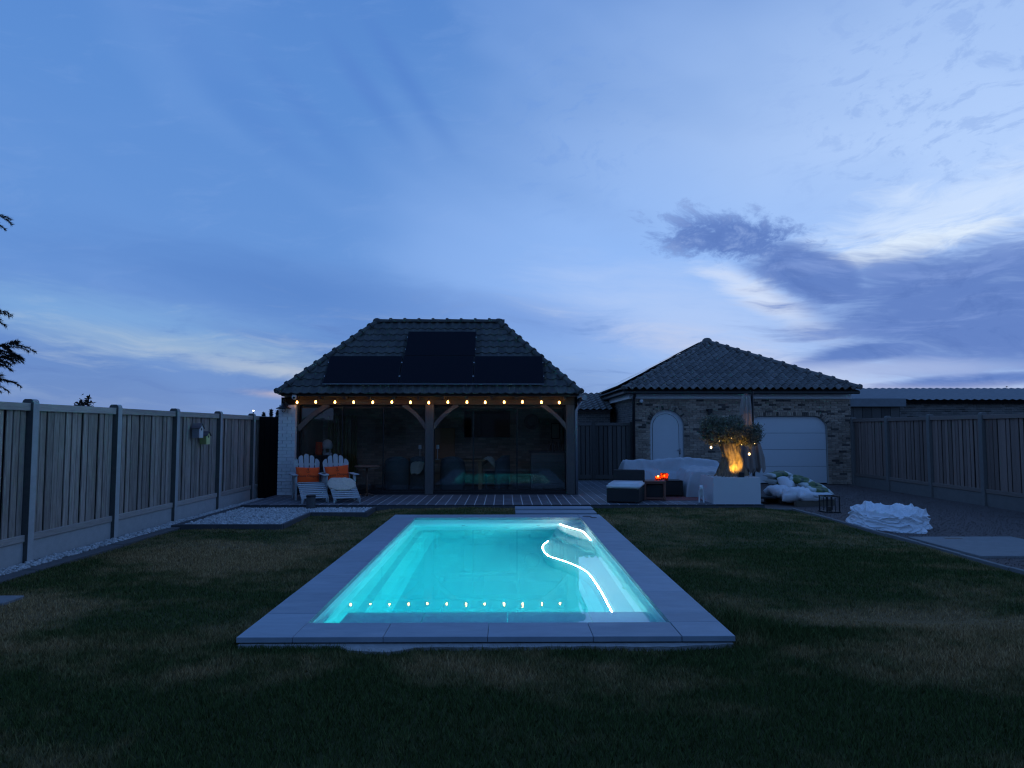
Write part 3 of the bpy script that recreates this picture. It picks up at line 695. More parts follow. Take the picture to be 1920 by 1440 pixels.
# ================================================================== builders for brickwork and tiles
def brick_wall(parent, org, ang, length, height, cuts, bl=0.21, bh=0.055, joint=0.013, depth=0.03, mat='garage_brick', dark=None, pdark=0.1, nparts=300, pri=None, proud=0.008):
    """running-bond bricks on the face of a wall; org = lower left corner, wall runs along local +x, faces local -y"""
    pl, ph = bl + joint, bh + joint
    whole = MB().box((0, 0, 0), (bl, depth, bh)).mesh('brick', mat, fix=True)
    dwhole = MB().box((0, 0, 0), (bl, depth, bh)).mesh('brick', dark, fix=True) if dark else None
    holder = parent; spots = []
    rows = int(height / ph)
    for r in range(rows):
        off = (r % 2) * pl / 2; x = -off
        while x < length - 0.01:
            a = max(x, 0.0); b = min(x + bl, length)
            seg = [(a, b)]
            for (c0, c1) in (cuts(r * ph + ph / 2) if cuts else ()):
                seg = [q for (s0, s1) in seg for q in ((s0, min(s1, c0)), (max(s0, c1), s1)) if q[1] - q[0] > 0.0]
            for (s0, s1) in seg:
                if s1 - s0 > 0.03: spots.append((s0, s1, r * ph + ph / 2))
            x += pl
    order = sorted(range(len(spots)), key=lambda i: pri(spots[i]) if pri else i)
    rest = MB(); restd = MB(); rot = Euler((0, 0, ang)).to_matrix(); org = Vector(org)
    for k, i in enumerate(order):
        a, b, z = spots[i]; isd = dark and random.random() < pdark
        yo = -depth / 2 + depth * 0.55 - proud + random.uniform(-0.002, 0.002)
        full = abs((b - a) - bl) < 0.002
        if k < nparts:
            p = org + rot @ Vector(((a + b) / 2, yo, z))
            o = ob('brick', (dwhole if isd else whole), holder, p, (0, 0, ang), (1 if full else (b - a) / bl, 1, 1))
        else:
            (restd if isd else rest).add([org + rot @ Vector((px, yo + py, z + pz)) for px in (a, b) for py in (-depth / 2, depth / 2) for pz in (-bh / 2, bh / 2)],
                     [(0, 1, 3, 2), (4, 6, 7, 5), (0, 4, 5, 1), (2, 3, 7, 6), (0, 2, 6, 4), (1, 5, 7, 3)])
    if rest.v: tag(rest.obj('brickwork', mat, holder), kind='stuff')
    if restd.v: tag(restd.obj('brickwork', dark, holder), kind='stuff')

def tile_profile_mesh(name, w, l, amp, mat, shape):
    """one roof tile: local x across, y up the slope (0..l), z out of the roof; tail raised on the row below"""
    n = 9; v = []; f = []
    for j, (yy_, lift) in enumerate(((-0.05, 0.026), (l, 0.0))):
        for i in range(n):
            u = i / (n - 1); v.append((-w / 2 + u * w, yy_, lift + amp * shape(u)))
    for i in range(n - 1): f.append((i, i + 1, n + i + 1, n + i))
    for i in range(n): x, y, z = v[i]; v.append((x, y, z - 0.024))
    for i in range(n - 1): f.append((2 * n + i, 2 * n + i + 1, i + 1, i))
    return me(name, v, f, mat)
def tile_slope(parent, mesh, origin, ux, uy, wid, rows, pitch_l, cols, pw, clip_planes, jitter=0.004):
    """lay tiles: origin = eave middle, ux along the eave, uy up the slope"""
    un = Vector(ux).cross(Vector(uy)).normalized(); ux = Vector(ux); uy = Vector(uy); origin = Vector(origin)
    base = Matrix((ux, uy, un)).transposed().to_4x4()
    cnt = 0
    for r in range(rows):
        for c in range(cols):
            p = origin + ux * ((c - (cols - 1) / 2) * pw) + uy * (r * pitch_l) + un * 0.02
            mid = p + uy * pitch_l * 0.5
            lo = [(mid - Vector(co)).dot(Vector(no)) for co, no in clip_planes]
            if min(lo) < -pw * 0.55: continue
            mw = Matrix.Translation(p + un * random.uniform(0, jitter)) @ base @ Matrix.Rotation(random.uniform(-0.012, 0.012), 4, 'Z')
            data = mesh
            if min(lo) < pw * 0.9:
                data = mesh.copy(); bm = bmesh.new(); bm.from_mesh(data); inv_ = mw.inverted()
                for co, no in clip_planes:
                    g = bm.verts[:] + bm.edges[:] + bm.faces[:]
                    if not g: break
                    bmesh.ops.bisect_plane(bm, geom=g, plane_co=inv_ @ Vector(co), plane_no=(inv_.to_3x3() @ Vector(no)), clear_inner=True)
                bm.to_mesh(data); bm.free()
                if not data.polygons: continue
            o = ob('roof_tile', data, parent); o.matrix_world = mw; cnt += 1
    return cnt
def cap_run(parent, a, b, n, r, mat, name='ridge_tile', flat=0.85, lap=1.18):
    """half-round capping tiles from a (low) to b (high), each lapping the next"""
    a = Vector(a); b = Vector(b); d = (b - a); L = d.length / n; t = d.normalized()
    side = t.cross(Vector((0, 0, 1))).normalized(); up = side.cross(t)
    v = []; f = []; k = 9
    for s_, rr in ((0.0, r * 1.30), (0.16, r * 1.34), (0.20, r * 1.0), (lap, r * 0.86)):
        for i in range(k):
            q = math.pi * (-0.08 + 1.16 * i / (k - 1)); v.append((rr * math.cos(q), s_ * L, flat * rr * math.sin(q)))
    for j in range(3):
        for i in range(k - 1): f.append((j * k + i, j * k + i + 1, (j + 1) * k + i + 1, (j + 1) * k + i))
    f.append(tuple(range(k))); f.append(tuple(range(3 * k, 4 * k))[::-1])
    m = me(name, v, f, mat)
    bs = Matrix((side, t, up)).transposed().to_4x4()
    for i in range(n):
        o = ob(name, m, parent); o.matrix_world = Matrix.Translation(a + t * (L * i) + up * random.uniform(-0.003, 0.004)) @ bs

# ================================================================== POOLHOUSE
ph = thing('poolhouse', 'dark timber poolhouse with hipped tile roof, solar panels and glass front', 'building')
EX0, EX1, EY, EZ = -5.30, 1.75, 16.60, 2.50      # eaves rectangle (front), height of the tile line
RX0, RX1, RY, RZ = -3.34, -0.18, 18.52, 4.44     # ridge
BY = 2 * RY - EY
# roof deck
v = [(EX0, EY, EZ - 0.03), (EX1, EY, EZ - 0.03), (EX1, BY, EZ - 0.03), (EX0, BY, EZ - 0.03), (RX0, RY, RZ - 0.03), (RX1, RY, RZ - 0.03)]
roof = ob('roof', me('roof', v, [(0, 1, 5, 4), (1, 2, 5), (2, 3, 4, 5), (3, 0, 4)], 'roof_deck'), ph)
wave = lambda u: 0.5 - 0.5 * math.cos(2 * math.pi * (u * 1.0)) if u < 1 else 0.0
tm = tile_profile_mesh('roof_tile', 0.205, 0.262, 0.036, 'roof_tile', lambda u: (0.5 + 0.5 * math.cos(2 * math.pi * u)) ** 1.4)
sl = Vector((0, RY - EY, RZ - EZ)); SLn = sl.normalized()
hipL = Vector((RX0 - EX0, RY - EY, 0)).normalized(); nL = Vector((hipL.y, -hipL.x, 0))
hipR = Vector((RX1 - EX1, RY - EY, 0)).normalized(); nR = Vector((-hipR.y, hipR.x, 0))
ROWS = 11
tile_slope(roof, tm, ((EX0 + EX1) / 2, EY, EZ), (1, 0, 0), SLn, EX1 - EX0, ROWS, sl.length / ROWS, 36, 0.199, [((EX0, EY, 0), nL), ((EX1, EY, 0), nR)])
cap_run(roof, (EX0 - 0.02, EY - 0.03, EZ + 0.02), (RX0, RY, RZ + 0.05), 11, 0.088, 'roof_tile', 'hip_tile')
cap_run(roof, (EX1 + 0.02, EY - 0.03, EZ + 0.02), (RX1, RY, RZ + 0.05), 11, 0.088, 'roof_tile', 'hip_tile')
cap_run(roof, (RX0 - 0.06, RY, RZ + 0.045), (RX1 + 0.10, RY, RZ + 0.045), 9, 0.088, 'roof_tile', 'ridge_tile')
for x in (RX0 - 0.02, RX1 + 0.02):
    MB().lathe([(0.115, -0.06), (0.112, 0.02), (0.085, 0.065), (0.01, 0.085)], 16).obj('ridge_end', 'roof_tile', roof, (x, RY, RZ + 0.05), smooth=True)
# side and back slopes: tile courses as wavy sheets
def wavy(name, a, b, c, d, mat, n=36, m_=11, amp=0.03):
    """sheet a-b at the eave, d-c at the top, rolled like tiles"""
    a, b, c, d = map(Vector, (a, b, c, d)); nn = (b - a).cross(d - a).normalized(); V = []; F = []
    nu = n * 4 + 1
    for j in range(m_ + 1):
        for s_ in (0, 1):
            t = min(1.0, (j + s_ * 0.98) / m_) if j < m_ else 1.0
            for i in range(nu):
                u = i / (nu - 1); p = (a.lerp(b, u)).lerp(d.lerp(c, u), t)
                V.append(p + nn * (amp * (0.5 + 0.5 * math.cos(2 * math.pi * u * n)) + (0.03 if s_ == 0 else 0.0)))
    rows = 2 * (m_ + 1)
    for j in range(rows - 1):
        for i in range(nu - 1): F.append((j * nu + i, j * nu + i + 1, (j + 1) * nu + i + 1, (j + 1) * nu + i))
    return me(name, V, F, mat)
ob('side_slope', wavy('side_slope', (EX0, BY, EZ), (EX0, EY, EZ), (RX0, RY, RZ), (RX0, RY, RZ), 'roof_tile', 19), roof)
ob('side_slope', wavy('side_slope', (EX1, EY, EZ), (EX1, BY, EZ), (RX1, RY, RZ), (RX1, RY, RZ), 'roof_tile', 19), roof)
ob('back_slope', wavy('back_slope', (EX1, BY, EZ), (EX0, BY, EZ), (RX0, RY, RZ), (RX1, RY, RZ), 'roof_tile', 35), roof)
# solar panels, standing off the tiles
un = Vector((1, 0, 0)).cross(SLn)
def on_slope(x, s, h): return Vector((x, EY, EZ)) + SLn * s + un * h
def solar(x0, x1, s0, s1):
    rot = Matrix((Vector((1, 0, 0)), SLn, un)).transposed().to_4x4()
    w, l = x1 - x0, s1 - s0
    o = ob('solar_panel', MB().box((0, 0, 0), (w, l, 0.03)).mesh('solar_panel', 'solar_frame', bevel=0.002), ph)
    o.matrix_world = Matrix.Translation(on_slope((x0 + x1) / 2, (s0 + s1) / 2, 0.125)) @ rot
    nx_, ny_ = (10, 6) if w > l else (6, 10)
    g = MB(); cw, cl = (w - 0.04) / nx_, (l - 0.04) / ny_
    g.box((0, 0, 0.0165), (w - 0.03, l - 0.03, 0.003))
    c = ob('glass', g.mesh('glass', 'solar'), o)
    for ex in (-w / 2 + 0.0, w / 2 - 0.0):
        for ey in (-l * 0.25, l * 0.25): ob('clamp', clampm, o, (ex, ey, 0.016))
clampm = MB().box((0, 0, 0), (0.018, 0.03, 0.012)).mesh('clamp', 'clamp_metal')
# lower row from the pixels of the photograph: three panels; one more above the middle one
solar(-4.28, -2.515, 0.20, 1.21); solar(-2.495, -0.765, 0.20, 1.21); solar(-0.745, 0.92, 0.20, 1.21)
solar(-2.47, -0.735, 1.225, 2.20)
rl = MB().box((0, 0, 0), (5.2, 0.012, 0.02)).mesh('mount_rail', 'zinc')
o = ob('mount_rail', rl, ph); o.matrix_world = Matrix.Translation(on_slope(-1.68, 0.185, 0.125)) @ Matrix((Vector((1, 0, 0)), SLn, un)).transposed().to_4x4()
# eaves: fascia beam, soffit, gutter end
boxo('beam', (-4.93, 16.93, 2.25), (1.66, 17.10, 2.47), 'oak_beam', ph, 0.008)
boxo('rafter_board', (EX0 + 0.06, EY + 0.05, 2.435), (EX1 - 0.06, 16.925, 2.462), 'oak_beam', ph)
for i in range(12):
    x = -4.95 + i * 0.575
    boxo('rafter_end', (x, EY + 0.06, 2.37), (x + 0.06, 16.925, 2.432), 'oak_beam', ph, 0.004)
MB().cyl((EX1 + 0.10, 16.55, 2.40), (EX1 + 0.10, BY, 2.40), 0.06, n=12).obj('gutter', 'zinc', ph)
MB().tube([(1.82, 16.98, 2.36), (1.76, 16.98, 2.22), (1.70, 16.97, 2.10), (1.70, 16.97, TZ)], 0.04, 10).obj('downpipe', 'zinc', ph, smooth=True)
# posts and braces
post = MB().box((0, 0, 0), (0.20, 0.20, 2.13)).mesh('post', 'oak_post', bevel=0.012)
ob('post', post, ph, (-1.80, 17.02, 1.185)); ob('post', post, ph, (1.56, 17.02, 1.185))
boxo('post', (-4.94, 16.96, TZ), (-4.90, 17.08, 2.25), 'black_metal', ph)
def brace(x0, z0, x1, z1, w=0.13, sag=0.05):
    a = Vector((x0, 0, z0)); b = Vector((x1, 0, z1)); d = (b - a); nrm = Vector((-d.z, 0, d.x)).normalized()
    if nrm.z < 0: nrm = -nrm
    up = []; dn = []
    for i in range(9):
        t = i / 8; p = a + d * t; c = sag * math.sin(math.pi * t)
        q = p + nrm * (w / 2 + c * 0.6); up.append((q.x, q.z)); q = p + nrm * (-w / 2 + c); dn.append((q.x, q.z))
    MB().prism([tuple(p) for p in up] + [tuple(p) for p in dn[::-1]], 16.955, 17.06, 'y').obj('brace', 'oak_post', ph, bevel=0.006)
brace(-4.93, 1.66, -4.22, 2.25); brace(-1.88, 1.70, -2.42, 2.25, 0.11); brace(-1.72, 1.70, -1.14, 2.25, 0.11); brace(1.50, 1.68, 0.88, 2.25, 0.11)
# white brick pillar, side wall, back wall, ceiling, floor
pil = boxo('pillar_core', (-5.335, 16.83, TZ - 0.02), (-4.955, 17.10, 2.24), 'white_mortar', ph)
brick_wall(ph, (-5.34, 16.828, TZ), 0.0, 0.39, 2.12, None, 0.20, 0.068, 0.012, 0.03, 'white_paint_brick', nparts=300, proud=0.007)
boxo('pillar_cap', (-5.30, 16.86, 2.24), (-4.96, 17.10, 2.42), 'black_wood', ph)
boxo('side_wall', (-5.30, 17.10, TZ - 0.02), (-5.10, 20.3, 2.46), 'plaster', ph)
boxo('side_wall', (1.62, 17.12, TZ - 0.02), (1.74, 20.3, 2.46), 'black_wood', ph)
boxo('back_wall', (-5.30, 20.03, TZ - 0.02), (1.74, 20.3, 2.46), 'interior_mortar', ph)
brick_wall(ph, (-5.10, 20.03, TZ), 0.0, 6.7, 2.3, None, 0.21, 0.06, 0.013, 0.03, 'interior_brick', nparts=0)
boxo('ceiling', (-5.28, 17.10, 2.462), (1.72, 20.3, 2.49), 'oak_beam', ph)
boxo('floor', (-5.28, 17.12, TZ - 0.06), (1.62, 20.03, TZ + 0.012), 'dark_floor', ph)
for x in (-4.0, -2.9, -1.8, -0.7, 0.4): boxo('ceiling_beam', (x, 17.12, 2.33), (x + 0.12, 20.0, 2.46), 'oak_beam', ph)
# sliding glass front
boxo('track', (-4.90, 16.99, TZ - 0.005), (1.46, 17.09, TZ + 0.07), 'black_metal', ph); boxo('track', (-4.90, 17.11, 2.17), (1.46, 17.16, 2.25), 'black_metal', ph)
def pane(x0, x1, y):
    p = boxo('glass_panel', (x0 + 0.012, y, TZ + 0.10), (x1 - 0.012, y + 0.010, 2.17), 'window_glass', ph)
    cx = (x0 + x1) / 2
    for nm, a, b in (('stile', (x0 - cx, -0.012, -1.0), (x0 + 0.018 - cx, 0.012, 1.02)), ('stile', (x1 - 0.018 - cx, -0.012, -1.0), (x1 - cx, 0.012, 1.02)), ('bottom_rail', (x0 + 0.018 - cx, -0.014, -1.03), (x1 - 0.018 - cx, 0.014, -0.965))):
        boxo(nm, a, b, 'black_metal', p)
for i, (a, b) in enumerate(((-4.88, -3.88), (-3.90, -2.90), (-2.93, -1.91), (-1.70, -0.74), (-0.78, 0.30), (0.27, 1.45))): pane(a, b, 17.055 + 0.022 * (i % 3))

# ---- things fixed to the poolhouse
bl = thing('wall_lamp', 'black barn-style wall lamp with clear bulb on white brick pillar', 'lamp', (-5.17, 16.63, 2.14))
MB().lathe([(0.028, 0.13), (0.04, 0.10), (0.06, 0.07), (0.17, 0.015), (0.175, 0.0), (0.165, 0.0), (0.05, 0.055), (0.02, 0.06)], 24).obj('shade', 'black_metal', bl, smooth=True)
MB().tube([(0, 0, 0.12), (0.0, 0.0, 0.20), (0.0, 0.06, 0.24), (0.0, 0.14, 0.20), (0, 0.20, 0.12)], 0.012, 8).obj('arm', 'black_metal', bl, smooth=True)
MB().cyl((0, 0.17, 0.10), (0, 0.20, 0.10), 0.05, n=16).obj('wall_plate', 'black_metal', bl)
MB().lathe([(0.012, 0.05), (0.03, 0.03), (0.045, -0.02), (0.04, -0.06), (0.015, -0.085)], 14).obj('glass_bulb', 'lamp_glass', bl, smooth=True)
sc_ = thing('security_camera', 'small white dome camera under the left roof eave', 'camera', (-4.93, 16.64, 2.42))
MB().lathe([(0.05, 0.05), (0.055, 0.0), (0.04, -0.02)], 18).obj('mount', 'white_plastic', sc_, smooth=True)
m = bpy.data.meshes.new('dome'); bm = bmesh.new(); bmesh.ops.create_uvsphere(bm, u_segments=18, v_segments=12, radius=0.056); bm.to_mesh(m); bm.free(); m.materials.append(M['white_plastic']); m.polygons.foreach_set('use_smooth', [True] * len(m.polygons))
ob('dome', m, sc_, (0, -0.015, -0.01))
MB().cyl((0.008, -0.055, -0.018), (0.010, -0.074, -0.022), 0.026, n=16).obj('lens', 'black_metal', sc_)

# string of bulbs under the eave
st = thing('string_lights', 'string of glowing amber bulbs hung along the poolhouse eave', 'string lights', (-4.9, 16.76, 2.30))
xs_b = [-4.90, -4.46, -4.01, -3.57, -3.12, -2.67, -2.23, -1.80, -1.35, -0.90, -0.47, -0.02, 0.41, 0.86, 1.28]
pts = []
for i, x in enumerate(xs_b):
    pts.append((x + 4.9, 0, 0.085))
    if i < len(xs_b) - 1: pts.append(((x + xs_b[i + 1]) / 2 + 4.9, 0, 0.06))
MB().tube(pts, 0.006, 6).obj('cable', 'cable', st)
bulb_m = MB().lathe([(0.010, 0.036), (0.018, 0.024), (0.025, 0.0), (0.021, -0.020), (0.008, -0.031)], 14).mesh('bulb', 'bulb_glow', True)
sock_m = MB().lathe([(0.016, 0.10), (0.018, 0.05), (0.016, 0.042)], 10).mesh('socket', 'cable')
for i, x in enumerate(xs_b):
    b = ob('bulb', bulb_m, st, (x + 4.9, random.uniform(-0.01, 0.01), random.uniform(-0.012, 0.008)))
    ob('socket', sock_m, b)

# ================================================================== soft things
def pillow_y(u, v, T):
    return T * (max(0, 1 - abs(u) ** 2.6) ** 0.5) * (max(0, 1 - abs(v) ** 2.6) ** 0.5)
def pillow(name, w, h, T, mat, n=15, seed=0, wr=0.0):
    """stuffed bag standing in the local x-z plane, front towards -y"""
    V = []; F = []
    for side in (-1, 1):
        for j in range(n):
            for i in range(n):
                u = -1 + 2 * i / (n - 1); v = -1 + 2 * j / (n - 1)
                k = pillow_y(u, v, T)
                x = u * w / 2 * (1 - 0.07 * (1 - v * v)); z = v * h / 2 * (1 - 0.07 * (1 - u * u))
                q = wr * noise.noise(Vector((u * 2.2 + seed, v * 2.2, side * 0.7))) if wr else 0
                V.append((x, side * (k + q * (k / T if T else 0)), z))
    for s_ in (0, 1):
        o = s_ * n * n
        for j in range(n - 1):
            for i in range(n - 1):
                q = (o + j * n + i, o + j * n + i + 1, o + (j + 1) * n + i + 1, o + (j + 1) * n + i); F.append(q if s_ == 0 else q[::-1])
    m = me(name, V, F, mat, True)
    bm = bmesh.new(); bm.from_mesh(m); bmesh.ops.remove_doubles(bm, verts=bm.verts, dist=0.0004); bmesh.ops.recalc_face_normals(bm, faces=bm.faces); bm.to_mesh(m); bm.free()
    m.polygons.foreach_set('use_smooth', [True] * len(m.polygons)); return m
def text_mesh(body, size):
    cu = bpy.data.curves.new('lettering', 'FONT'); cu.body = body; cu.size = size; cu.align_x = 'CENTER'; cu.align_y = 'CENTER'; cu.resolution_u = 3
    o = bpy.data.objects.new('tmp', cu); C.objects.link(o); dg = bpy.context.evaluated_depsgraph_get(); dg.update()
    m = bpy.data.meshes.new_from_object(o.evaluated_get(dg)); bpy.data.objects.remove(o); bpy.data.curves.remove(cu); return m
def skin_mesh(name, verts, edges, radii, mat, sub=2):
    m = bpy.data.meshes.new(name); m.from_pydata(verts, edges, []); o = bpy.data.objects.new('tmp', m); C.objects.link(o)
    md = o.modifiers.new('s', 'SKIN')
    for i, r in enumerate(radii): m.skin_vertices[0].data[i].radius = (r, r) if not hasattr(r, '__len__') else r
    m.skin_vertices[0].data[0].use_root = True
    sb = o.modifiers.new('b', 'SUBSURF'); sb.levels = sub
    dg = bpy.context.evaluated_depsgraph_get(); dg.update(); r = bpy.data.meshes.new_from_object(o.evaluated_get(dg)); bpy.data.objects.remove(o)
    r.materials.clear(); r.materials.append(MATS[mat]); r.polygons.foreach_set('use_smooth', [True] * len(r.polygons)); r.name = name; return r

# ---- reclining slatted garden chairs with leg rests
def deck_chair(label, loc, rz):
    t = thing('garden_chair', label, 'chair', loc, rz, 'slatted garden chairs beside the poolhouse pillar')
    P = 'chair_paint'
    for i in range(5):                                   # fanned back slats with rounded tops
        k = i - 2; hgt = 0.80 - 0.040 * abs(k) ** 1.7; w = 0.104
        poly = [(-w / 2 * 0.82, 0)] + [(-w / 2, hgt - 0.07)] + [(-w / 2 * math.cos(a), hgt - 0.05 + 0.05 * math.sin(a) - 0.018 * k * (math.cos(a)) * (-1 if k else 0)) for a in np.linspace(0.15, math.pi - 0.15, 6)] + [(w / 2, hgt - 0.07), (w / 2 * 0.82, 0)]
        o = MB().prism(poly, -0.01, 0.01, 'y').obj('back_slat', P, t, (0.098 * k, 0.22, 0.22), (R(-18), R(2.3) * k, 0), bevel=0.003)
    boxo('back_rail', (-0.27, 0.262, 0.34), (0.27, 0.29, 0.40), P, t).rotation_euler = (R(-18), 0, 0)
    boxo('back_rail', (-0.26, 0.385, 0.72), (0.26, 0.41, 0.77), P, t).rotation_euler = (R(-18), 0, 0)
    sm = MB().box((0, 0, 0), (0.52, 0.068, 0.02)).mesh('seat_slat', P, bevel=0.004)
    for i in range(7): ob('seat_slat', sm, t, (0, -0.27 + i * 0.078, 0.37 - i * 0.018), (R(-13), 0, 0))
    for s_ in (-1, 1):
        boxo('arm', (s_ * 0.33 - 0.062, -0.36, 0.535), (s_ * 0.33 + 0.062, 0.34, 0.558), P, t, 0.008)
        boxo('leg', (s_ * 0.30 - 0.02, -0.30, 0.0), (s_ * 0.30 + 0.02, -0.20, 0.535), P, t, 0.004)
        boxo('arm_bracket', (s_ * 0.325 - 0.012, -0.27, 0.40), (s_ * 0.325 + 0.012, -0.21, 0.534), P, t, 0.004)
        a = Vector((s_ * 0.272, -0.33, 0.345)); b = Vector((s_ * 0.272, 0.62, 0.03)); d = b - a
        MB().box((0, 0, 0), (0.028, d.length, 0.085)).obj('side_rail', P, t, (a + b) / 2, (math.atan2(d.z, d.y), 0, 0), bevel=0.004)
        boxo('leg', (s_ * 0.30 - 0.016, 0.30, 0.0), (s_ * 0.30 + 0.016, 0.37, 0.535), P, t, 0.004)
    # leg rest
    fr = boxo('leg_rest', (-0.275, -0.405, 0.375), (0.275, -0.355, 0.391), P, t, 0.003)
    fm = MB().box((0, 0, 0), (0.57, 0.054, 0.014)).mesh('slat', P, bevel=0.004)
    for i in range(8): ob('slat', fm, fr, (0, -0.078 * (i + 1), -0.034 * (i + 1)), (R(25), 0, 0))
    for s_ in (-1, 1):
        a = Vector((s_ * 0.235, 0.02, -0.005)); b = Vector((s_ * 0.235, -0.67, -0.305)); d = b - a
        MB().box((0, 0, 0), (0.025, d.length, 0.06)).obj('rail', P, fr, (a + b) / 2 - Vector((0, 0, 0.032)), (math.pi + math.atan2(-d.z, -d.y), 0, 0))
        boxo('leg', (s_ * 0.265 - 0.014, -0.685, -0.383), (s_ * 0.265 + 0.014, -0.63, -0.27), P, fr, 0.003)
    return t
chA = deck_chair('pale grey slatted garden chair nearest the white pillar, orange cushion on it', (-4.38, 15.98, TZ), R(23))
chB = deck_chair('pale grey slatted garden chair with orange cushion and sheepskin, beside the round side table', (-3.72, 16.0, TZ), R(23))
def cushion(label, chair_loc, rz, dz, tilt):
    w, h, T = 0.54, 0.43, 0.075
    base = Vector(chair_loc) + Matrix.Rotation(rz, 3, 'Z') @ Vector((0.0, 0.150, 0.49 + dz))
    o = ob('cushion', pillow('cushion', w, h, T, 'orange_cloth', seed=rz, wr=0.02), None, base, (R(-20), tilt, rz))
    tag(o, label, 'cushion', 'orange cushions on the garden chairs')
    def conform(m, ox, oz, sx=1.0):
        V = []
        for vt in m.vertices:
            x, z = vt.co.x * sx + ox, vt.co.y + oz
            V.append((x, -pillow_y(x / (w / 2), z / (h / 2), T) - 0.006 - T * 0.06, z))
        mm = me('print', V, [tuple(p.vertices) for p in m.polygons], 'dark_print'); return mm
    tx = text_mesh('Veuve Clicquot', 0.078)
    ob('lettering', conform(tx, 0, -0.02, 0.92), o)
    mk = MB()                                           # small anchor-and-star mark
    ring = [(0.014 * math.cos(a), 0.05 + 0.014 * math.sin(a), 0) for a in np.linspace(0, 2 * math.pi, 12)]
    mk.tube(ring, 0.003, 4); mk.tube([(0, 0.036, 0), (0, -0.036, 0)], 0.004, 4); mk.tube([(-0.02, 0.022, 0), (0.02, 0.022, 0)], 0.003, 4)
    mk.tube([(0.036 * math.sin(a), -0.002 - 0.036 * math.cos(a), 0) for a in np.linspace(-1.3, 1.3, 9)], 0.004, 4)
    for a in np.linspace(0.6, 5.7, 7): mk.tube([(0.043 * math.sin(a), 0.008 - 0.043 * math.cos(a), 0), (0.052 * math.sin(a), 0.008 - 0.052 * math.cos(a), 0)], 0.0022, 4)
    ob('emblem', conform(me('e', mk.v, mk.f), 0, 0.10), o)
cushion('orange printed cushion on the chair nearest the white pillar', (-4.38, 15.98, TZ), R(23), 0.0, R(2))
cushion('orange printed cushion on the chair with the sheepskin', (-3.72, 16.0, TZ), R(23), 0.03, R(-4))
# sheepskin over the leg rest of the right chair
def fleece(name, label, loc, rz, fn, lx, ly, n=26, group=None, mat='sheepskin'):
    V = []; F = []
    for j in range(n):
        for i in range(n):
            u = -1 + 2 * i / (n - 1); v = -1 + 2 * j / (n - 1)
            r = 1.0 / max(1e-6, (abs(u) ** 2.4 + abs(v) ** 2.4) ** (1 / 2.4)) if (u or v) else 1
            r = min(r, 1.0); uu, vv = u * r, v * r
            wob = 1 + 0.13 * noise.noise(Vector((uu * 1.6 + loc[0], vv * 1.6, 0)))
            x, y = uu * lx * wob, vv * ly * wob
            z = fn(x, y) + 0.02 * noise.noise(Vector((x * 14, y * 14, 3))) + 0.028 * max(0, 1 - (uu * uu + vv * vv) ** 2)
            V.append((x, y, z))
    for j in range(n - 1):
        for i in range(n - 1): F.append((j * n + i, j * n + i + 1, (j + 1) * n + i + 1, (j + 1) * n + i))
    k = len(V); V += [(x, y, z - 0.03) for x, y, z in V]
    F += [tuple(a + k for a in q[::-1]) for q in F]
    edge = [i for i in range(n)] + [j * n + n - 1 for j in range(1, n)] + [(n - 1) * n + i for i in range(n - 2, -1, -1)] + [j * n for j in range(n - 2, 0, -1)]
    for a, b in zip(edge, edge[1:] + edge[:1]): F.append((a, a + k, b + k, b))
    m = me(name, V, F, mat, True); o = ob(name, m, None, loc, (0, 0, rz)); return tag(o, label, 'sheepskin', group)
fleece('sheepskin', 'cream sheepskin draped over the leg rest of the right garden chair', (-3.54, 15.54, TZ + 0.375), R(23), lambda x, y: 0.45 * y - 0.10 * max(0, abs(x) - 0.22), 0.30, 0.25)

rt = thing('side_table', 'round brown wooden side table beside the garden chairs', 'table', (-3.20, 16.60, TZ))
MB().lathe([(0.27, 0.665), (0.295, 0.675), (0.295, 0.69), (0.285, 0.70)], 32).obj('table_top', 'brown_wood', rt, bevel=0)
MB().tube([(0.0, 0, 0.0), (0.0, 0, 0.35), (-0.005, 0, 0.668)], [0.030, 0.024, 0.030], 10).obj('leg', 'brown_wood', rt, smooth=True)
for a in (0.4, 2.5, 4.6): MB().tube([(0, 0, 0.06), (0.16 * math.cos(a), 0.16 * math.sin(a), 0.015)], [0.02, 0.015], 8).obj('foot', 'brown_wood', rt)
bo = thing('bollard', 'short dark round bollard standing in the white pebble bed', 'bollard', (-3.92, 14.50, 0.03))
MB().lathe([(0.088, 0.0), (0.09, 0.02), (0.09, 0.27)], 20).obj('body', 'edging', bo, smooth=False)
MB().lathe([(0.098, 0.27), (0.098, 0.295), (0.08, 0.305)], 20).obj('cap', 'black_metal', bo)

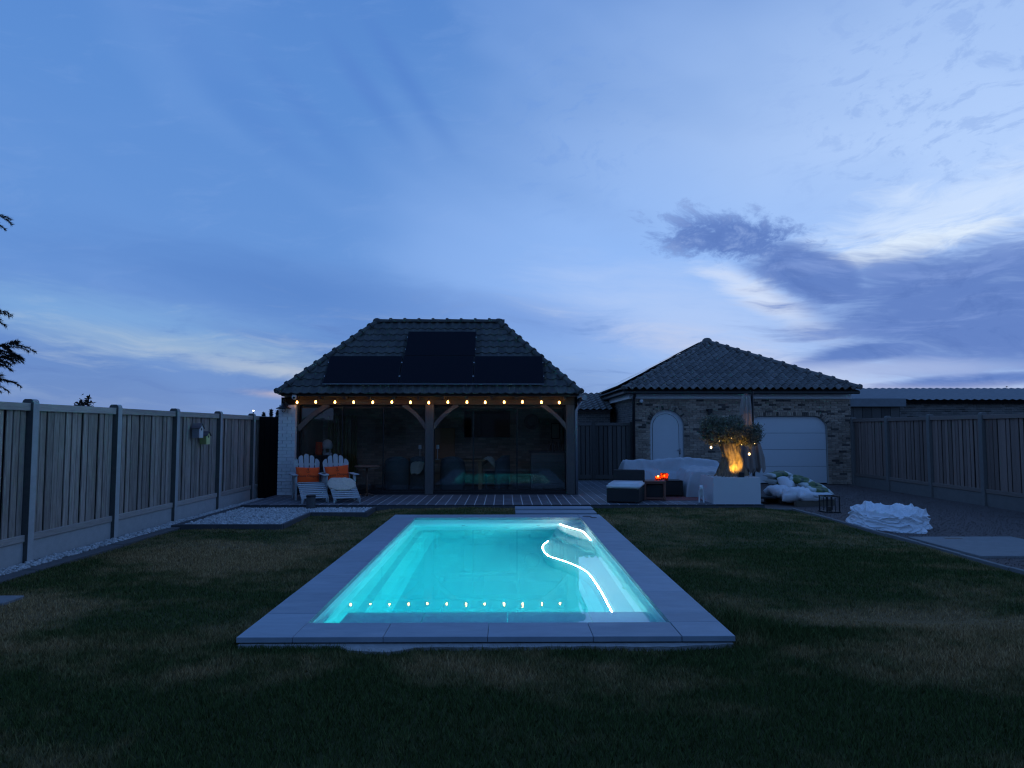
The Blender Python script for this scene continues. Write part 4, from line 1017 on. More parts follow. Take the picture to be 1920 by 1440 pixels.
# ---- inside the poolhouse
def wicker_chair(label, loc, rz, group='wicker chairs inside the poolhouse'):
    t = thing('wicker_chair', label, 'chair', loc, rz, group)
    V = []; n = 15                                       # curved high shell back (towards -y = the garden)
    for j in range(9):
        z = 0.05 + j / 8 * 0.80
        for i in range(n):
            a = R(-78) + R(156) * i / (n - 1); r = 0.255 + 0.02 * math.sin(j / 8 * 3)
            zz = z * (1 - 0.20 * (j / 8) * abs(i / (n - 1) * 2 - 1) ** 2.5) + (0.0)
            V.append((r * 1.12 * math.sin(a), -r * math.cos(a) - 0.02 * j / 8, zz))
    F = [(j * n + i, j * n + i + 1, (j + 1) * n + i + 1, (j + 1) * n + i) for j in range(8) for i in range(n - 1)]
    m = me('backrest', V, F, 'wicker_blue', True); o = ob('backrest', m, t)
    md = o.modifiers.new('t', 'SOLIDIFY'); md.thickness = 0.035; md.offset = 0
    MB().tube([V[8 * n + i] for i in range(n)], 0.026, 8).obj('rim', 'wicker_blue', t, smooth=True)
    boxo('seat', (-0.25, -0.20, 0.36), (0.25, 0.26, 0.45), 'wicker_blue', t, 0.02)
    for x in (-0.23, 0.23):
        for y in (-0.16, 0.22): boxo('leg', (x - 0.02, y - 0.02, 0), (x + 0.02, y + 0.02, 0.37), 'wicker_blue', t)
    return t
wicker_chair('blue-grey wicker chair behind the glass, left of the pair by the middle post', (-2.66, 17.62, TZ + 0.012), R(6))
wicker_chair('wicker chair with a fleece behind the middle post', (-2.06, 17.75, TZ + 0.012), R(-12))
wicker_chair('blue-grey wicker chair behind the glass, right of the middle post', (-1.28, 17.62, TZ + 0.012), R(-3))
wicker_chair('wicker chair with a fleece at the right end of the dining table', (-0.18, 18.45, TZ + 0.012), R(62))
fleece('sheepskin', 'beige fleece hung over the chair back behind the middle post', (-2.12, 17.48, 0.88), R(-10), lambda x, y: -0.2 * abs(x) - (0.9 * max(0, -y) if y < 0 else 0.4 * y), 0.17, 0.30)
fleece('sheepskin', 'cream fleece slung over the chair at the right end of the table', (-0.42, 18.40, 0.93), R(60), lambda x, y: -1.1 * max(0, abs(y) - 0.06) - 0.15 * abs(x), 0.16, 0.26)
dt = thing('dining_table', 'long warm wooden dining table inside the poolhouse', 'table', (-1.75, 18.35, TZ + 0.012))
boxo('table_top', (-1.25, -0.42, 0.72), (1.25, 0.42, 0.765), 'warm_wood', dt, 0.006)
for x in (-1.12, 1.12):
    for y in (-0.34, 0.34): boxo('leg', (x - 0.045, y - 0.045, 0), (x + 0.045, y + 0.045, 0.72), 'warm_wood', dt)
for lab, x in (('small white table lamp left of the middle post', -2.17), ('small white table lamp right of the middle post', -1.72)):
    tl = thing('table_lamp', lab, 'lamp', (x, 18.2, TZ + 0.777), 0, 'white lamps on the dining table')
    MB().lathe([(0.05, 0), (0.05, 0.012), (0.008, 0.016), (0.008, 0.30)], 14).obj('stem', 'white_plastic', tl)
    MB().lathe([(0.046, 0.27), (0.036, 0.37)], 16).obj('shade', 'white_plastic', tl)
tv = thing('television', 'black wall television reflecting the bulbs above the fireplace wall', 'television', (-0.50, 19.95, 1.80))
boxo('body', (-0.64, -0.02, -0.36), (0.64, 0.04, 0.36), 'black_metal', tv, 0.004); boxo('screen', (-0.625, -0.026, -0.345), (0.625, -0.021, 0.345), 'screen_black', tv)
tag(boxo('wall_shelf', (-1.25, 19.80, 2.22), (0.33, 20.01, 2.29), 'oak_post', None, 0.005), 'grey wooden shelf above the television', 'shelf')
ck = thing('wall_clock', 'large round dark clock on the back brick wall', 'clock', (0.75, 19.97, 1.88))
MB().cyl((0, 0.0, 0), (0, -0.03, 0), 0.20, n=32).obj('face', 'ornament_dark', ck)
MB().tube([(0.20 * math.cos(a), -0.03, 0.20 * math.sin(a)) for a in np.linspace(0, 2 * math.pi, 33)], 0.016, 8).obj('rim', 'black_metal', ck)
MB().tube([(0.10 * math.cos(a), -0.034, 0.10 * math.sin(a)) for a in np.linspace(0, 2 * math.pi, 25)], 0.008, 6).obj('inner_ring', 'oak_post', ck)
bc = thing('bar_counter', 'pale brick bar counter behind the right glass panel', 'counter', (1.10, 18.55, TZ + 0.012))
boxo('core', (-0.42, 0.03, 0), (0.46, 0.62, 0.92), 'interior_mortar', bc)
brick_wall(bc, (-0.42, 0.028, 0.0), 0.0, 0.88, 0.92, None, 0.20, 0.055, 0.012, 0.03, 'slab_grey', nparts=200)
boxo('counter_top', (-0.47, -0.03, 0.925), (0.50, 0.66, 0.965), 'oak_post', bc, 0.004)
for i, (x, y, h) in enumerate(((0.06, 0.2, 0.26), (0.16, 0.3, 0.30), (0.26, 0.22, 0.24), (0.36, 0.3, 0.32))):
    lab = ('dark bottle at the left end of the row on the bar', 'tall dark bottle second from left on the bar', 'short dark bottle second from right on the bar', 'tallest dark bottle at the right end of the bar')[i]
    b = MB().lathe([(0.035, 0), (0.037, 0.01), (0.037, h * 0.55), (0.014, h * 0.72), (0.014, h)], 12).obj('bottle', 'ornament_dark', None, (1.10 + x, 18.55 + y, TZ + 0.977))
    tag(b, lab, 'bottle', 'bottles on the bar counter')
pf = thing('picture_frame', 'pale framed picture above the bar counter', 'picture', (1.42, 19.99, 1.62))
boxo('frame', (-0.12, -0.02, -0.22), (0.12, 0.0, 0.22), 'black_wood', pf); boxo('print', (-0.10, -0.024, -0.20), (0.10, -0.021, 0.20), 'plaster', pf)
sb = thing('sideboard', 'dark sideboard against the left wall inside the poolhouse', 'cabinet', (-4.72, 18.9, TZ + 0.012))
boxo('body', (-0.36, -0.6, 0.06), (0.20, 0.6, 0.84), 'ornament_dark', sb, 0.006); boxo('top', (-0.37, -0.63, 0.842), (0.23, 0.63, 0.875), 'brown_wood', sb, 0.004)
for i in (-1, 1): boxo('door', (0.201, -0.29 + i * 0.30 - 0.28, 0.10), (0.215, -0.29 + i * 0.30 + 0.28, 0.80), 'brown_wood', sb)
bk = MB(); bk.lathe([(0.085, 0), (0.12, 0.32), (0.112, 0.32), (0.08, 0.02)], 20)
tag(bk.obj('ice_bucket', 'orange_cloth', None, (-4.83, 18.50, TZ + 0.888), (R(0), R(8), 0)), 'tilted orange ice bucket on the dark sideboard', 'bucket')
dl = thing('white_lantern', 'white dome-topped lantern on the dark sideboard', 'lantern', (-4.58, 18.42, TZ + 0.888))
MB().lathe([(0.12, 0.0), (0.12, 0.05), (0.05, 0.06)], 20).obj('base', 'white_plastic', dl)
MB().lathe([(0.125, 0.16), (0.13, 0.25), (0.115, 0.33), (0.07, 0.38), (0.01, 0.40)], 20).obj('dome', 'white_plastic', dl, smooth=True)
for a in (0.8, 2.4, 3.9, 5.5): MB().cyl((0.09 * math.cos(a), 0.09 * math.sin(a), 0.05), (0.09 * math.cos(a), 0.09 * math.sin(a), 0.17), 0.008, n=6).obj('rod', 'white_plastic', dl)
cu_ = MB(); ps = [(-4.95 + 0.82 * i / 40, 19.90 + 0.03 * math.sin(i * 1.25)) for i in range(41)]
cu_.prism(ps + [(x, y + 0.012) for x, y in ps[::-1]], TZ + 0.05, 2.05)
tag(cu_.obj('curtain', 'curtain_green', None), 'olive green curtain at the left end of the back wall', 'curtain')
cb = thing('wall_cabinet', 'warm brown wooden wall cabinet right of the middle post', 'cabinet', (-1.68, 19.94, 1.28))
boxo('body', (-0.28, -0.10, -0.42), (0.28, 0.06, 0.42), 'warm_wood', cb, 0.004)
for i in range(5): boxo('plank', (-0.275, -0.112, -0.415 + i * 0.166), (0.275, -0.101, -0.415 + i * 0.166 + 0.158), 'warm_wood', cb)

# ================================================================== GARAGE
GX0, GX1, GY, GH = 3.97, 10.60, 21.70, 2.62
D1 = (4.955, 0.515, 1.755)                               # arched door: centre, half width, springing height
D2 = (7.45, 9.87, 2.07, 0.40)                            # garage door: left, right, top, corner radius
def open_top(x, ring=0.0):
    """height of the opening above x, or None where there is wall"""
    c, hw, s_ = D1; hw += ring
    if abs(x - c) < hw: return s_ + math.sqrt(hw * hw - (x - c) ** 2)
    a, b, t_, r = D2; a -= 0; b += 0; t_ += ring; r_ = r + ring
    if a <= x <= b or (ring and a - ring < x < b + ring):
        d = min(x - (a - ring), (b + ring) - x)
        return t_ - r_ + math.sqrt(max(0, r_ * r_ - (r_ - d) ** 2)) if d < r_ else t_
    return None
ga = thing('garage', 'brick garage with hipped tile roof, arched white door and wide white garage door', 'building')
xs_ = sorted(set([GX0, GX1] + list(np.linspace(D1[0] - D1[1], D1[0] + D1[1], 33)) + list(np.linspace(D2[0], D2[0] + 0.4, 11)) + list(np.linspace(D2[1] - 0.4, D2[1], 11))))
mb = MB(); YF, YB = GY + 0.012, GY + 0.16
for a, b in zip(xs_, xs_[1:]):
    mid = open_top((a + b) / 2)
    za = 0.0 if mid is None else (open_top(a + 1e-5) or 0); zb_ = 0.0 if mid is None else (open_top(b - 1e-5) or 0)
    mb.add([(a, YF, za), (b, YF, zb_), (b, YF, GH), (a, YF, GH)], [(0, 1, 2, 3)])
    if mid is not None: mb.add([(a, YF, za), (b, YF, zb_), (b, YB, zb_), (a, YB, za)], [(0, 1, 2, 3)])
for x, zt in ((D1[0] - D1[1], D1[2]), (D1[0] + D1[1], D1[2]), (D2[0], D2[2] - D2[3]), (D2[1], D2[2] - D2[3])):
    mb.add([(x, YF, 0), (x, YB, 0), (x, YB, zt), (x, YF, zt)], [(0, 1, 2, 3)])
mb.b2((GX0, YB + 0.1, 0), (GX1, 32.0, GH))
mb.add([(GX0, YF, 0), (GX0, YB + 0.1, 0), (GX0, YB + 0.1, GH), (GX0, YF, GH)], [(0, 1, 2, 3)]); mb.add([(GX1, YF, 0), (GX1, YB + 0.1, 0), (GX1, YB + 0.1, GH), (GX1, YF, GH)], [(0, 1, 2, 3)])
ob('wall', me('wall', mb.v, mb.f, 'mortar'), ga)
RING = 0.135
def gcuts(z):
    out = []
    c, hw, s_ = D1; zz = z
    if z < s_: out.append((c - hw - 0.004 - GX0, c + hw + 0.004 - GX0))
    else:
        q = (hw + RING) ** 2 - (z - s_) ** 2
        if q > 0: out.append((c - math.sqrt(q) - GX0, c + math.sqrt(q) - GX0))
    a, b, t_, r = D2; r_ = r + RING
    if z < t_ - r: out.append((a - 0.004 - GX0, b + 0.004 - GX0))
    elif z < t_ + RING:
        h = z - (t_ - r); k = r_ - math.sqrt(max(0, r_ * r_ - h * h)); out.append((a - RING + k - GX0, b + RING - k - GX0))
    return out
brick_wall(ga, (GX0, GY, 0.0), 0.0, GX1 - GX0, 2.60, gcuts, mat='garage_brick', dark='garage_brick_dark', pdark=0.075, nparts=300, pri=lambda s_: -s_[2] + (0 if s_[0] < 8 else 0.2))
ab = MB().box((0, 0, 0), (0.052, 0.03, RING - 0.012)).mesh('arch_brick', 'garage_brick'); abd = MB().box((0, 0, 0), (0.052, 0.03, RING - 0.012)).mesh('arch_brick', 'garage_brick_dark')
for k in range(27):
    a = math.pi * (k + 0.5) / 27; r = D1[1] + RING / 2
    ob('arch_brick', abd if random.random() < 0.25 else ab, ga, (D1[0] + r * math.cos(a), GY - 0.006, D1[2] + r * math.sin(a)), (0, math.pi / 2 - a, 0))
x = D2[0] + D2[3] + 0.03
while x < D2[1] - D2[3]:
    ob('arch_brick', abd if random.random() < 0.2 else ab, ga, (x, GY - 0.006, D2[2] + RING / 2), (0, random.uniform(-0.02, 0.02), 0)); x += 0.066
for cx, a0, a1 in ((D2[1] - D2[3], math.pi / 2 - 0.06, 0.05), (D2[0] + D2[3], math.pi / 2 + 0.06, math.pi - 0.05)):
    for k in range(11):
        a = a0 + (a1 - a0) * k / 10; r = D2[3] + RING / 2
        ob('arch_brick', abd if random.random() < 0.3 else ab, ga, (cx + r * math.cos(a), GY - 0.006, D2[2] - D2[3] + r * math.sin(a)), (0, math.pi / 2 - a, 0))
brick_wall(ga, (GX0, 32.0, 0.0), R(-90), 10.3, 2.60, None, mat='barn_brick', nparts=0)
# doors
def arch_poly(c, hw, s_, z0, n=24): return [(c - hw, z0)] + [(c - hw * math.cos(a), s_ + hw * math.sin(a)) for a in np.linspace(0, math.pi, n)] + [(c + hw, z0)]
dr = MB().prism(arch_poly(0, D1[1] - 0.005, D1[2], 0.02), 0.0, 0.05, 'y').obj('arched_door', 'white_door', ga, (D1[0], GY + 0.09, 0))
MB().prism(arch_poly(-0.03, D1[1] - 0.115, D1[2] - 0.02, 0.06), -0.012, 0.0, 'y').obj('leaf', 'white_door', dr, bevel=0.006)
MB().tube([(x_, -0.004, z_) for x_, z_ in arch_poly(-0.03, D1[1] - 0.108, D1[2] - 0.02, 0.06)], 0.005, 4).obj('seal', 'black_metal', dr)
boxo('handle', (0.31, -0.055, 1.02), (0.425, -0.035, 1.045), 'zinc', dr, 0.004); boxo('handle_plate', (0.385, -0.03, 0.90), (0.425, -0.012, 1.08), 'zinc', dr); MB().cyl((0.40, -0.035, 0.93), (0.40, -0.012, 0.93), 0.014, n=10).obj('lock', 'black_metal', dr)
gdo = ob('garage_door', MB().prism([(-1.205, 0.0), (-1.205, 2.06), (1.205, 2.06), (1.205, 0.0)], 0.03, 0.05, 'y').mesh('garage_door', 'black_metal'), ga, ((D2[0] + D2[1]) / 2, GY + 0.09, 0))
for i in range(4):
    z0 = 0.03 + i * 0.508; z1 = z0 + 0.500
    if i < 3: poly = [(-1.20, z0), (1.20, z0), (1.20, z1), (-1.20, z1)]
    else:
        z1 = 2.062; r = 0.395
        poly = [(-1.20, z0), (1.20, z0)] + [(1.20 - r + r * math.cos(a), z1 - r + r * math.sin(a)) for a in np.linspace(0, math.pi / 2, 9)] + [(-1.20 + r - r * math.sin(a), z1 - r + r * math.cos(a)) for a in np.linspace(0, math.pi / 2, 9)]
    MB().prism(poly, -0.005, 0.028, 'y').obj('door_panel', 'white_door', gdo, bevel=0.005)
# fascia, gutter, downpipe
boxo('fascia', (3.80, GY - 0.06, 2.605), (10.62, GY + 0.0, 2.775), 'fascia', ga); boxo('fascia', (3.80, GY + 0.002, 2.605), (3.86, 32.0, 2.775), 'fascia', ga); boxo('soffit', (3.861, GY + 0.001, 2.61), (10.62, 32.0, 2.64), 'fascia', ga)
boxo('gutter', (3.62, 21.32, 2.735), (10.74, 21.45, 2.835), 'dark_gutter', ga, 0.02); boxo('gutter', (3.60, 21.46, 2.735), (3.72, 32.2, 2.835), 'dark_gutter', ga, 0.02)
MB().tube([(3.93, 21.42, 2.74), (3.93, 21.50, 2.66), (3.92, 21.63, 2.56), (3.92, 21.63, 0.0)], 0.045, 10).obj('downpipe', 'dark_gutter', ga, smooth=True)
for y in (25.8, 30.4):
    MB().prism(arch_poly(y, 0.27, 1.98, 1.0, 14), 3.945, 3.965, 'x').obj('window', 'screen_black', ga)
# roof
A0, A1, AY, AZ = 3.58, 10.70, 21.28, 2.86; APX, APY, APZ = 7.20, 25.10, 4.72; AYB = 32.3; APB = AYB - (APY - AY)
v = [(A0, AY, AZ - 0.03), (A1, AY, AZ - 0.03), (A1, AYB, AZ - 0.03), (A0, AYB, AZ - 0.03), (APX, APY, APZ - 0.03), (APX, APB, APZ - 0.03)]
gr = ob('roof', me('roof', v, [(0, 1, 4), (1, 2, 5, 4), (2, 3, 5), (3, 0, 4, 5)], 'roof_deck'), ga)
tg = tile_profile_mesh('roof_tile', 0.245, 0.34, 0.075, 'roof_tile_garage', lambda u: (0.5 - 0.5 * math.cos(2 * math.pi * min(1, max(0, (u - 0.12) / 0.76)))) ** 0.8)
s2 = Vector((0, APY - AY, APZ - AZ)); n1 = Vector((APY - AY, -(APX - A0), 0)).normalized(); n2 = Vector((-(APY - AY), -(A1 - APX), 0)).normalized()
NRW = 14
tile_slope(gr, tg, ((A0 + A1) / 2, AY, AZ), (1, 0, 0), s2.normalized(), A1 - A0, NRW, s2.length / NRW, 31, 0.230, [((A0, AY, 0), n1), ((A1, AY, 0), n2)], 0.012)
cap_run(gr, (A1 + 0.02, AY - 0.02, AZ + 0.045), (APX, APY, APZ + 0.06), 13, 0.105, 'roof_tile_garage', 'hip_tile')
cap_run(gr, (A0 - 0.02, AY - 0.02, AZ + 0.03), (APX, APY, APZ + 0.04), 13, 0.085, 'roof_tile_garage', 'hip_tile')
cap_run(gr, (APX, APB, APZ + 0.05), (APX, APY - 0.05, APZ + 0.05), 10, 0.10, 'roof_tile_garage', 'ridge_tile')
MB().lathe([(0.185, -0.06), (0.18, 0.02), (0.15, 0.09), (0.09, 0.135), (0.01, 0.15)], 20, (0, 0, 0)).obj('apex_cap', 'roof_tile_garage', gr, (APX, APY, APZ + 0.06), smooth=True)
ob('side_slope', wavy('side_slope', (A0, AYB, AZ), (A0, AY, AZ), (APX, APY, APZ), (APX, APB, APZ), 'roof_tile_garage', 48, 14, 0.05), gr)
ob('side_slope', wavy('side_slope', (A1, AY, AZ), (A1, AYB, AZ), (APX, APB, APZ), (APX, APY, APZ), 'roof_tile_garage', 48, 14, 0.05), gr)
# solar panels on the left slope
ux = Vector((0, -1, 0)); uy = Vector((APX - A0, 0, APZ - AZ)).normalized(); un2 = ux.cross(uy).normalized(); rm = Matrix((ux, uy, un2)).transposed().to_4x4()
Ls = Vector((APX - A0, 0, APZ - AZ)).length
for i in range(3):
    for j in range(4):
        s0 = 0.15 + i * 1.25; ymin = AY + (s0 + 1.2) / Ls * (APY - AY) + 0.45 if i < 3 else 0
        y0 = ymin + j * 1.72
        if y0 + 1.70 > AYB - (s0 + 1.2) / Ls * (APY - AY): continue
        o = ob('solar_panel', MB().box((0, 0, 0), (1.70, 1.22, 0.035)).mesh('solar_panel', 'solar_frame', bevel=0.003), ga)
        o.matrix_world = Matrix.Translation(Vector((A0, y0 + 0.85, AZ)) + uy * (s0 + 0.61) + un2 * 0.15) @ rm
        ob('glass', MB().box((0, 0, 0), (1.66, 1.18, 0.004)).mesh('glass', 'screen_black'), o, (0, 0, 0.0195))
wl = thing('wall_lamp', 'dark up-and-down wall lamp on the garage bricks between the doors', 'lamp', (6.25, GY, 2.19))
boxo('body', (-0.07, -0.14, -0.10), (0.07, -0.05, 0.10), 'black_metal', wl, 0.01); boxo('bracket', (-0.10, -0.05, 0.04), (0.10, -0.015, 0.09), 'black_metal', wl)
fl = thing('floodlight', 'small white security floodlight at the top left of the garage wall', 'lamp', (4.12, GY, 2.50))
MB().lathe([(0.02, 0.07), (0.055, 0.04), (0.06, -0.01), (0.03, -0.05)], 14).obj('head', 'white_plastic', fl, (0.04, -0.09, 0.02), smooth=True); boxo('bracket', (-0.10, -0.06, -0.08), (0.08, -0.016, -0.03), 'black_metal', fl)

# ================================================================== TERRACE THINGS ON THE RIGHT
# low woven lounge seat with white cushion
lc = thing('lounge_chair', 'dark woven armless lounge chair at the terrace edge with white seat pad', 'chair', (2.58, 15.27, TZ), R(-20))
boxo('seat_base', (-0.34, -0.36, 0.02), (0.34, 0.36, 0.30), 'wicker_dark', lc, 0.015)
boxo('backrest', (-0.34, 0.365, 0.02), (0.34, 0.47, 0.66), 'wicker_dark', lc, 0.02)
for x in (-0.30, 0.30):
    for y in (-0.32, 0.42): boxo('foot', (x - 0.03, y - 0.03, 0), (x + 0.03, y + 0.03, 0.03), 'black_metal', lc)
m = MB().box((0, 0, 0), (0.70, 0.72, 0.11)).mesh('seat_pad', 'white_fabric', True, 0.035, 3)
o = ob('seat_pad', m, None, (2.58, 15.26, TZ + 0.30 + 0.058), (R(3), 0, R(-20))); tag(o, 'white seat pad lying on the dark woven lounge chair', 'cushion')
# wooden cube frame table
ft = thing('frame_table', 'red-brown wooden cube frame side table with dark basket inside, on the terrace', 'table', (3.28, 15.72, TZ), R(-6))
a = 0.21; h = 0.42; q = 0.022
for x in (-a, a):
    for y in (-a, a): boxo('leg', (x - q, y - q, 0), (x + q, y + q, h - 0.03), 'red_wood', ft, 0.004)
for z in (0.03, h - 0.055):
    for s_ in (-1, 1):
        boxo('rail', (-a + q, s_ * a - q * 0.8, z), (a - q, s_ * a + q * 0.8, z + 0.03), 'red_wood', ft); boxo('rail', (s_ * a - q * 0.8, -a + q, z), (s_ * a + q * 0.8, a - q, z + 0.03), 'red_wood', ft)
boxo('table_top', (-a - 0.03, -a - 0.03, h - 0.028), (a + 0.03, a + 0.03, h), 'red_wood', ft, 0.005)
boxo('basket', (-a + 0.03, -a + 0.05, 0.06), (a - 0.03, a - 0.03, h - 0.07), 'wicker_dark', ft, 0.01)
ct = thing('coffee_table', 'low dark woven coffee table carrying the larger candle lantern', 'table', (3.80, 16.50, TZ + 0.012))
boxo('body', (-0.26, -0.24, 0.02), (0.26, 0.24, 0.345), 'wicker_dark', ct, 0.012); boxo('table_top', (-0.27, -0.25, 0.346), (0.27, 0.25, 0.36), 'wicker_dark', ct, 0.004)
for x in (-0.22, 0.22):
    for y in (-0.2, 0.2): boxo('foot', (x - 0.025, y - 0.025, 0), (x + 0.025, y + 0.025, 0.03), 'black_metal', ct)
# candle lanterns: tinted glass cups with a glowing candle
def candle(label, loc, s, h):
    t = thing('candle_lantern', label, 'candle', loc, R(28), 'lit candle lanterns on the terrace tables')
    cm = MB(); cm.b2((-s, -s, 0.0), (s, -s + 0.006, h)); cm.b2((-s, s - 0.006, 0), (s, s, h)); cm.b2((-s, -s + 0.006, 0), (-s + 0.006, s - 0.006, h)); cm.b2((s - 0.006, -s + 0.006, 0), (s, s - 0.006, h)); cm.b2((-s + 0.006, -s + 0.006, 0), (s - 0.006, s - 0.006, 0.008))
    cm.obj('cup', 'candle_glow', t)
    c = MB().lathe([(s * 0.55, 0.009), (s * 0.55, h * 0.45), (s * 0.1, h * 0.46)], 12).obj('candle', 'white_fabric', t)
    MB().lathe([(0.003, 0), (0.011, 0.014), (0.009, 0.03), (0.001, 0.05)], 8).obj('flame', 'flame_glow', c, (0, 0, h * 0.46 + 0.004))
    return t
candle('smaller glowing orange candle lantern on the red-brown frame table', (3.39, 15.80, TZ + 0.421), 0.045, 0.085)
candle('larger glowing orange candle lantern on the dark coffee table', (3.66, 16.40, TZ + 0.373), 0.065, 0.165)
tag(boxo('rug', (3.12, 15.50, TZ), (4.92, 17.10, TZ + 0.010), 'rug', None), 'flat faded red rug under the coffee table', 'rug')
# sofa under its cover: one continuous draped sheet
def cover_h(x, y):
    def box(x0, x1, y0, y1, h, e):
        d = min(x - x0, x1 - x, y - y0, y1 - y)
        return h * max(0.0, min(1.0, d / e)) ** 0.42 if d > 0 else 0.0
    h1 = box(-1.30, 1.30, 0.30, 1.08, 0.80 - 0.04 * abs(x) + 0.03 * math.sin(x * 3.1), 0.16)
    h2 = box(0.0, 1.32, -0.92, 0.72, 0.56 + 0.10 * max(0, y + 0.2) - 0.05 * max(0, x - 0.5), 0.17)
    h3 = box(-1.30, 1.30, 0.05, 0.9, 0.50, 0.22)
    h = max(h1, h2, h3)
    s_ = math.log(math.exp(9 * h1) + math.exp(9 * h2) + math.exp(9 * h3)) / 9 - math.log(3) / 9 * math.exp(-6 * h)
    return max(0.0, max(h, s_ - 0.03))
def cover_pt(u, v):
    x = -1.42 + u * 2.86; y = -1.05 + v * 2.25; h = cover_h(x, y)
    w = noise.noise(Vector((x * 2.2, y * 1.5 + h * 2.5, 1.0))) * 0.045 + abs(noise.noise(Vector((x * 4.0 + h * 2, y * 3.0, 5.0)))) * 0.05
    if h > 0.03: h += w * (0.8 + 0.9 * (h < 0.7))
    dx_ = 0.03 * noise.noise(Vector((x * 6, y * 6, h * 3)))
    return (x + dx_, y + 0.03 * noise.noise(Vector((x * 6, y * 6 + 9, h * 3))), max(0.0, h))
m = grid_mesh('cover', 110, 90, cover_pt, 'cover_sheet')
bm = bmesh.new(); bm.from_mesh(m); bmesh.ops.delete(bm, geom=[f_ for f_ in bm.faces if max(v_.co.z for v_ in f_.verts) < 0.012], context='FACES'); bm.to_mesh(m); bm.free()
sf = thing('covered_sofa', 'corner sofa under a pale grey wrinkled protective cover', 'sofa', (4.12, 17.08, TZ + 0.013))
ob('cover', m, sf)
boxo('frame', (-1.22, 0.40, 0.0), (1.22, 1.0, 0.45), 'wicker_dark', sf)

# white planter with olive tree
pl = thing('planter', 'large square white planter box at the terrace corner', 'planter', (4.80, 15.24, TZ))
w = 0.49; hh = 0.545
mb = MB(); mb.b2((-w, -w, 0), (w, -w + 0.03, hh)); mb.b2((-w, w - 0.03, 0), (w, w, hh)); mb.b2((-w, -w + 0.03, 0), (-w + 0.03, w - 0.03, hh)); mb.b2((w - 0.03, -w + 0.03, 0), (w, w - 0.03, hh))
mb.obj('box', 'planter', pl); boxo('soil', (-w + 0.03, -w + 0.03, 0.30), (w - 0.03, w - 0.03, hh - 0.045), 'soil', pl)
o = pebbles('planter_pebbles', [(4.36, 5.24, 14.80, 15.68)], TZ + hh - 0.035, 420, 0.018, 0.034); tag(o, 'white pebbles covering the soil of the planter', 'pebbles', kind='stuff')
ot = thing('olive_tree', 'gnarled old olive tree in the white planter, trunk lit orange', 'tree', (4.88, 15.38, TZ + hh - 0.05))
NS, NZ = 40, 34
def trunk_pt(i, j):
    t = j / (NZ - 1); a = 2 * math.pi * i / NS; z = t * 0.76
    r = 0.235 - 0.10 * t + 0.10 * max(0, t - 0.72) ** 1.2 + 0.05 * (1 - t) ** 3
    lob = 0.16 * math.sin(3 * a + 2.4 * t + 0.6) + 0.10 * math.sin(5 * a - 3 * t) + 0.07 * math.sin(9 * a + 4 * t)
    n_ = noise.noise(Vector((math.cos(a) * 2.2, math.sin(a) * 2.2, z * 4))) * 0.22 + noise.noise(Vector((math.cos(a) * 6, math.sin(a) * 6, z * 7))) * 0.13
    rr = r * (1 + lob + n_)
    dents = -0.05 * math.exp(-(((a - 4.35) % (2 * math.pi) - math.pi) ** 2) * 0 - ((z - 0.16) / 0.07) ** 2 - ((min(abs(a - 4.95), 2 * math.pi - abs(a - 4.95))) / 0.28) ** 2)
    rr += dents
    return (rr * math.cos(a) * 1.12 + 0.05 * math.sin(t * 4) - 0.02, rr * math.sin(a) + 0.02 * math.sin(t * 5), z)
V = [trunk_pt(i, j) for j in range(NZ) for i in range(NS)]
F = [(j * NS + i, j * NS + (i + 1) % NS, (j + 1) * NS + (i + 1) % NS, (j + 1) * NS + i) for j in range(NZ - 1) for i in range(NS)] + [tuple(range((NZ - 1) * NS, NZ * NS))]
tr = ob('trunk', me('trunk', V, F, 'bark', True), ot)
random.seed(5)
limb_ends = []
lb = MB()
for k, (dx_, dy_, dz_, r) in enumerate(((-0.36, -0.06, 0.34, 0.075), (-0.18, 0.12, 0.44, 0.07), (0.05, -0.10, 0.46, 0.075), (0.22, 0.10, 0.40, 0.065), (0.42, -0.04, 0.26, 0.065), (0.0, 0.25, 0.40, 0.05), (-0.12, -0.24, 0.30, 0.05), (0.24, -0.22, 0.26, 0.05))):
    s0 = Vector((0.10 * math.copysign(1, dx_) * min(1, abs(dx_) * 3), dy_ * 0.3, 0.70)); e = Vector((dx_, dy_, 0.70 + dz_))
    pts = [s0, s0.lerp(e, 0.35) + Vector((0.03, 0.02, -0.03)), s0.lerp(e, 0.7) + Vector((-0.02, 0.0, 0.02)), e]
    lb.tube(pts, [r, r * 0.7, r * 0.45, r * 0.2], 8); limb_ends.append(e)
    for q in range(4):
        st_ = s0.lerp(e, 0.45 + 0.15 * q); en = st_ + Vector((random.uniform(-0.2, 0.2), random.uniform(-0.2, 0.2), random.uniform(0.02, 0.22)))
        lb.tube([st_, st_.lerp(en, 0.5) + Vector((0, 0, 0.03)), en], [0.014, 0.009, 0.004], 5)
lb.obj('limbs', 'bark', tr, smooth=True)
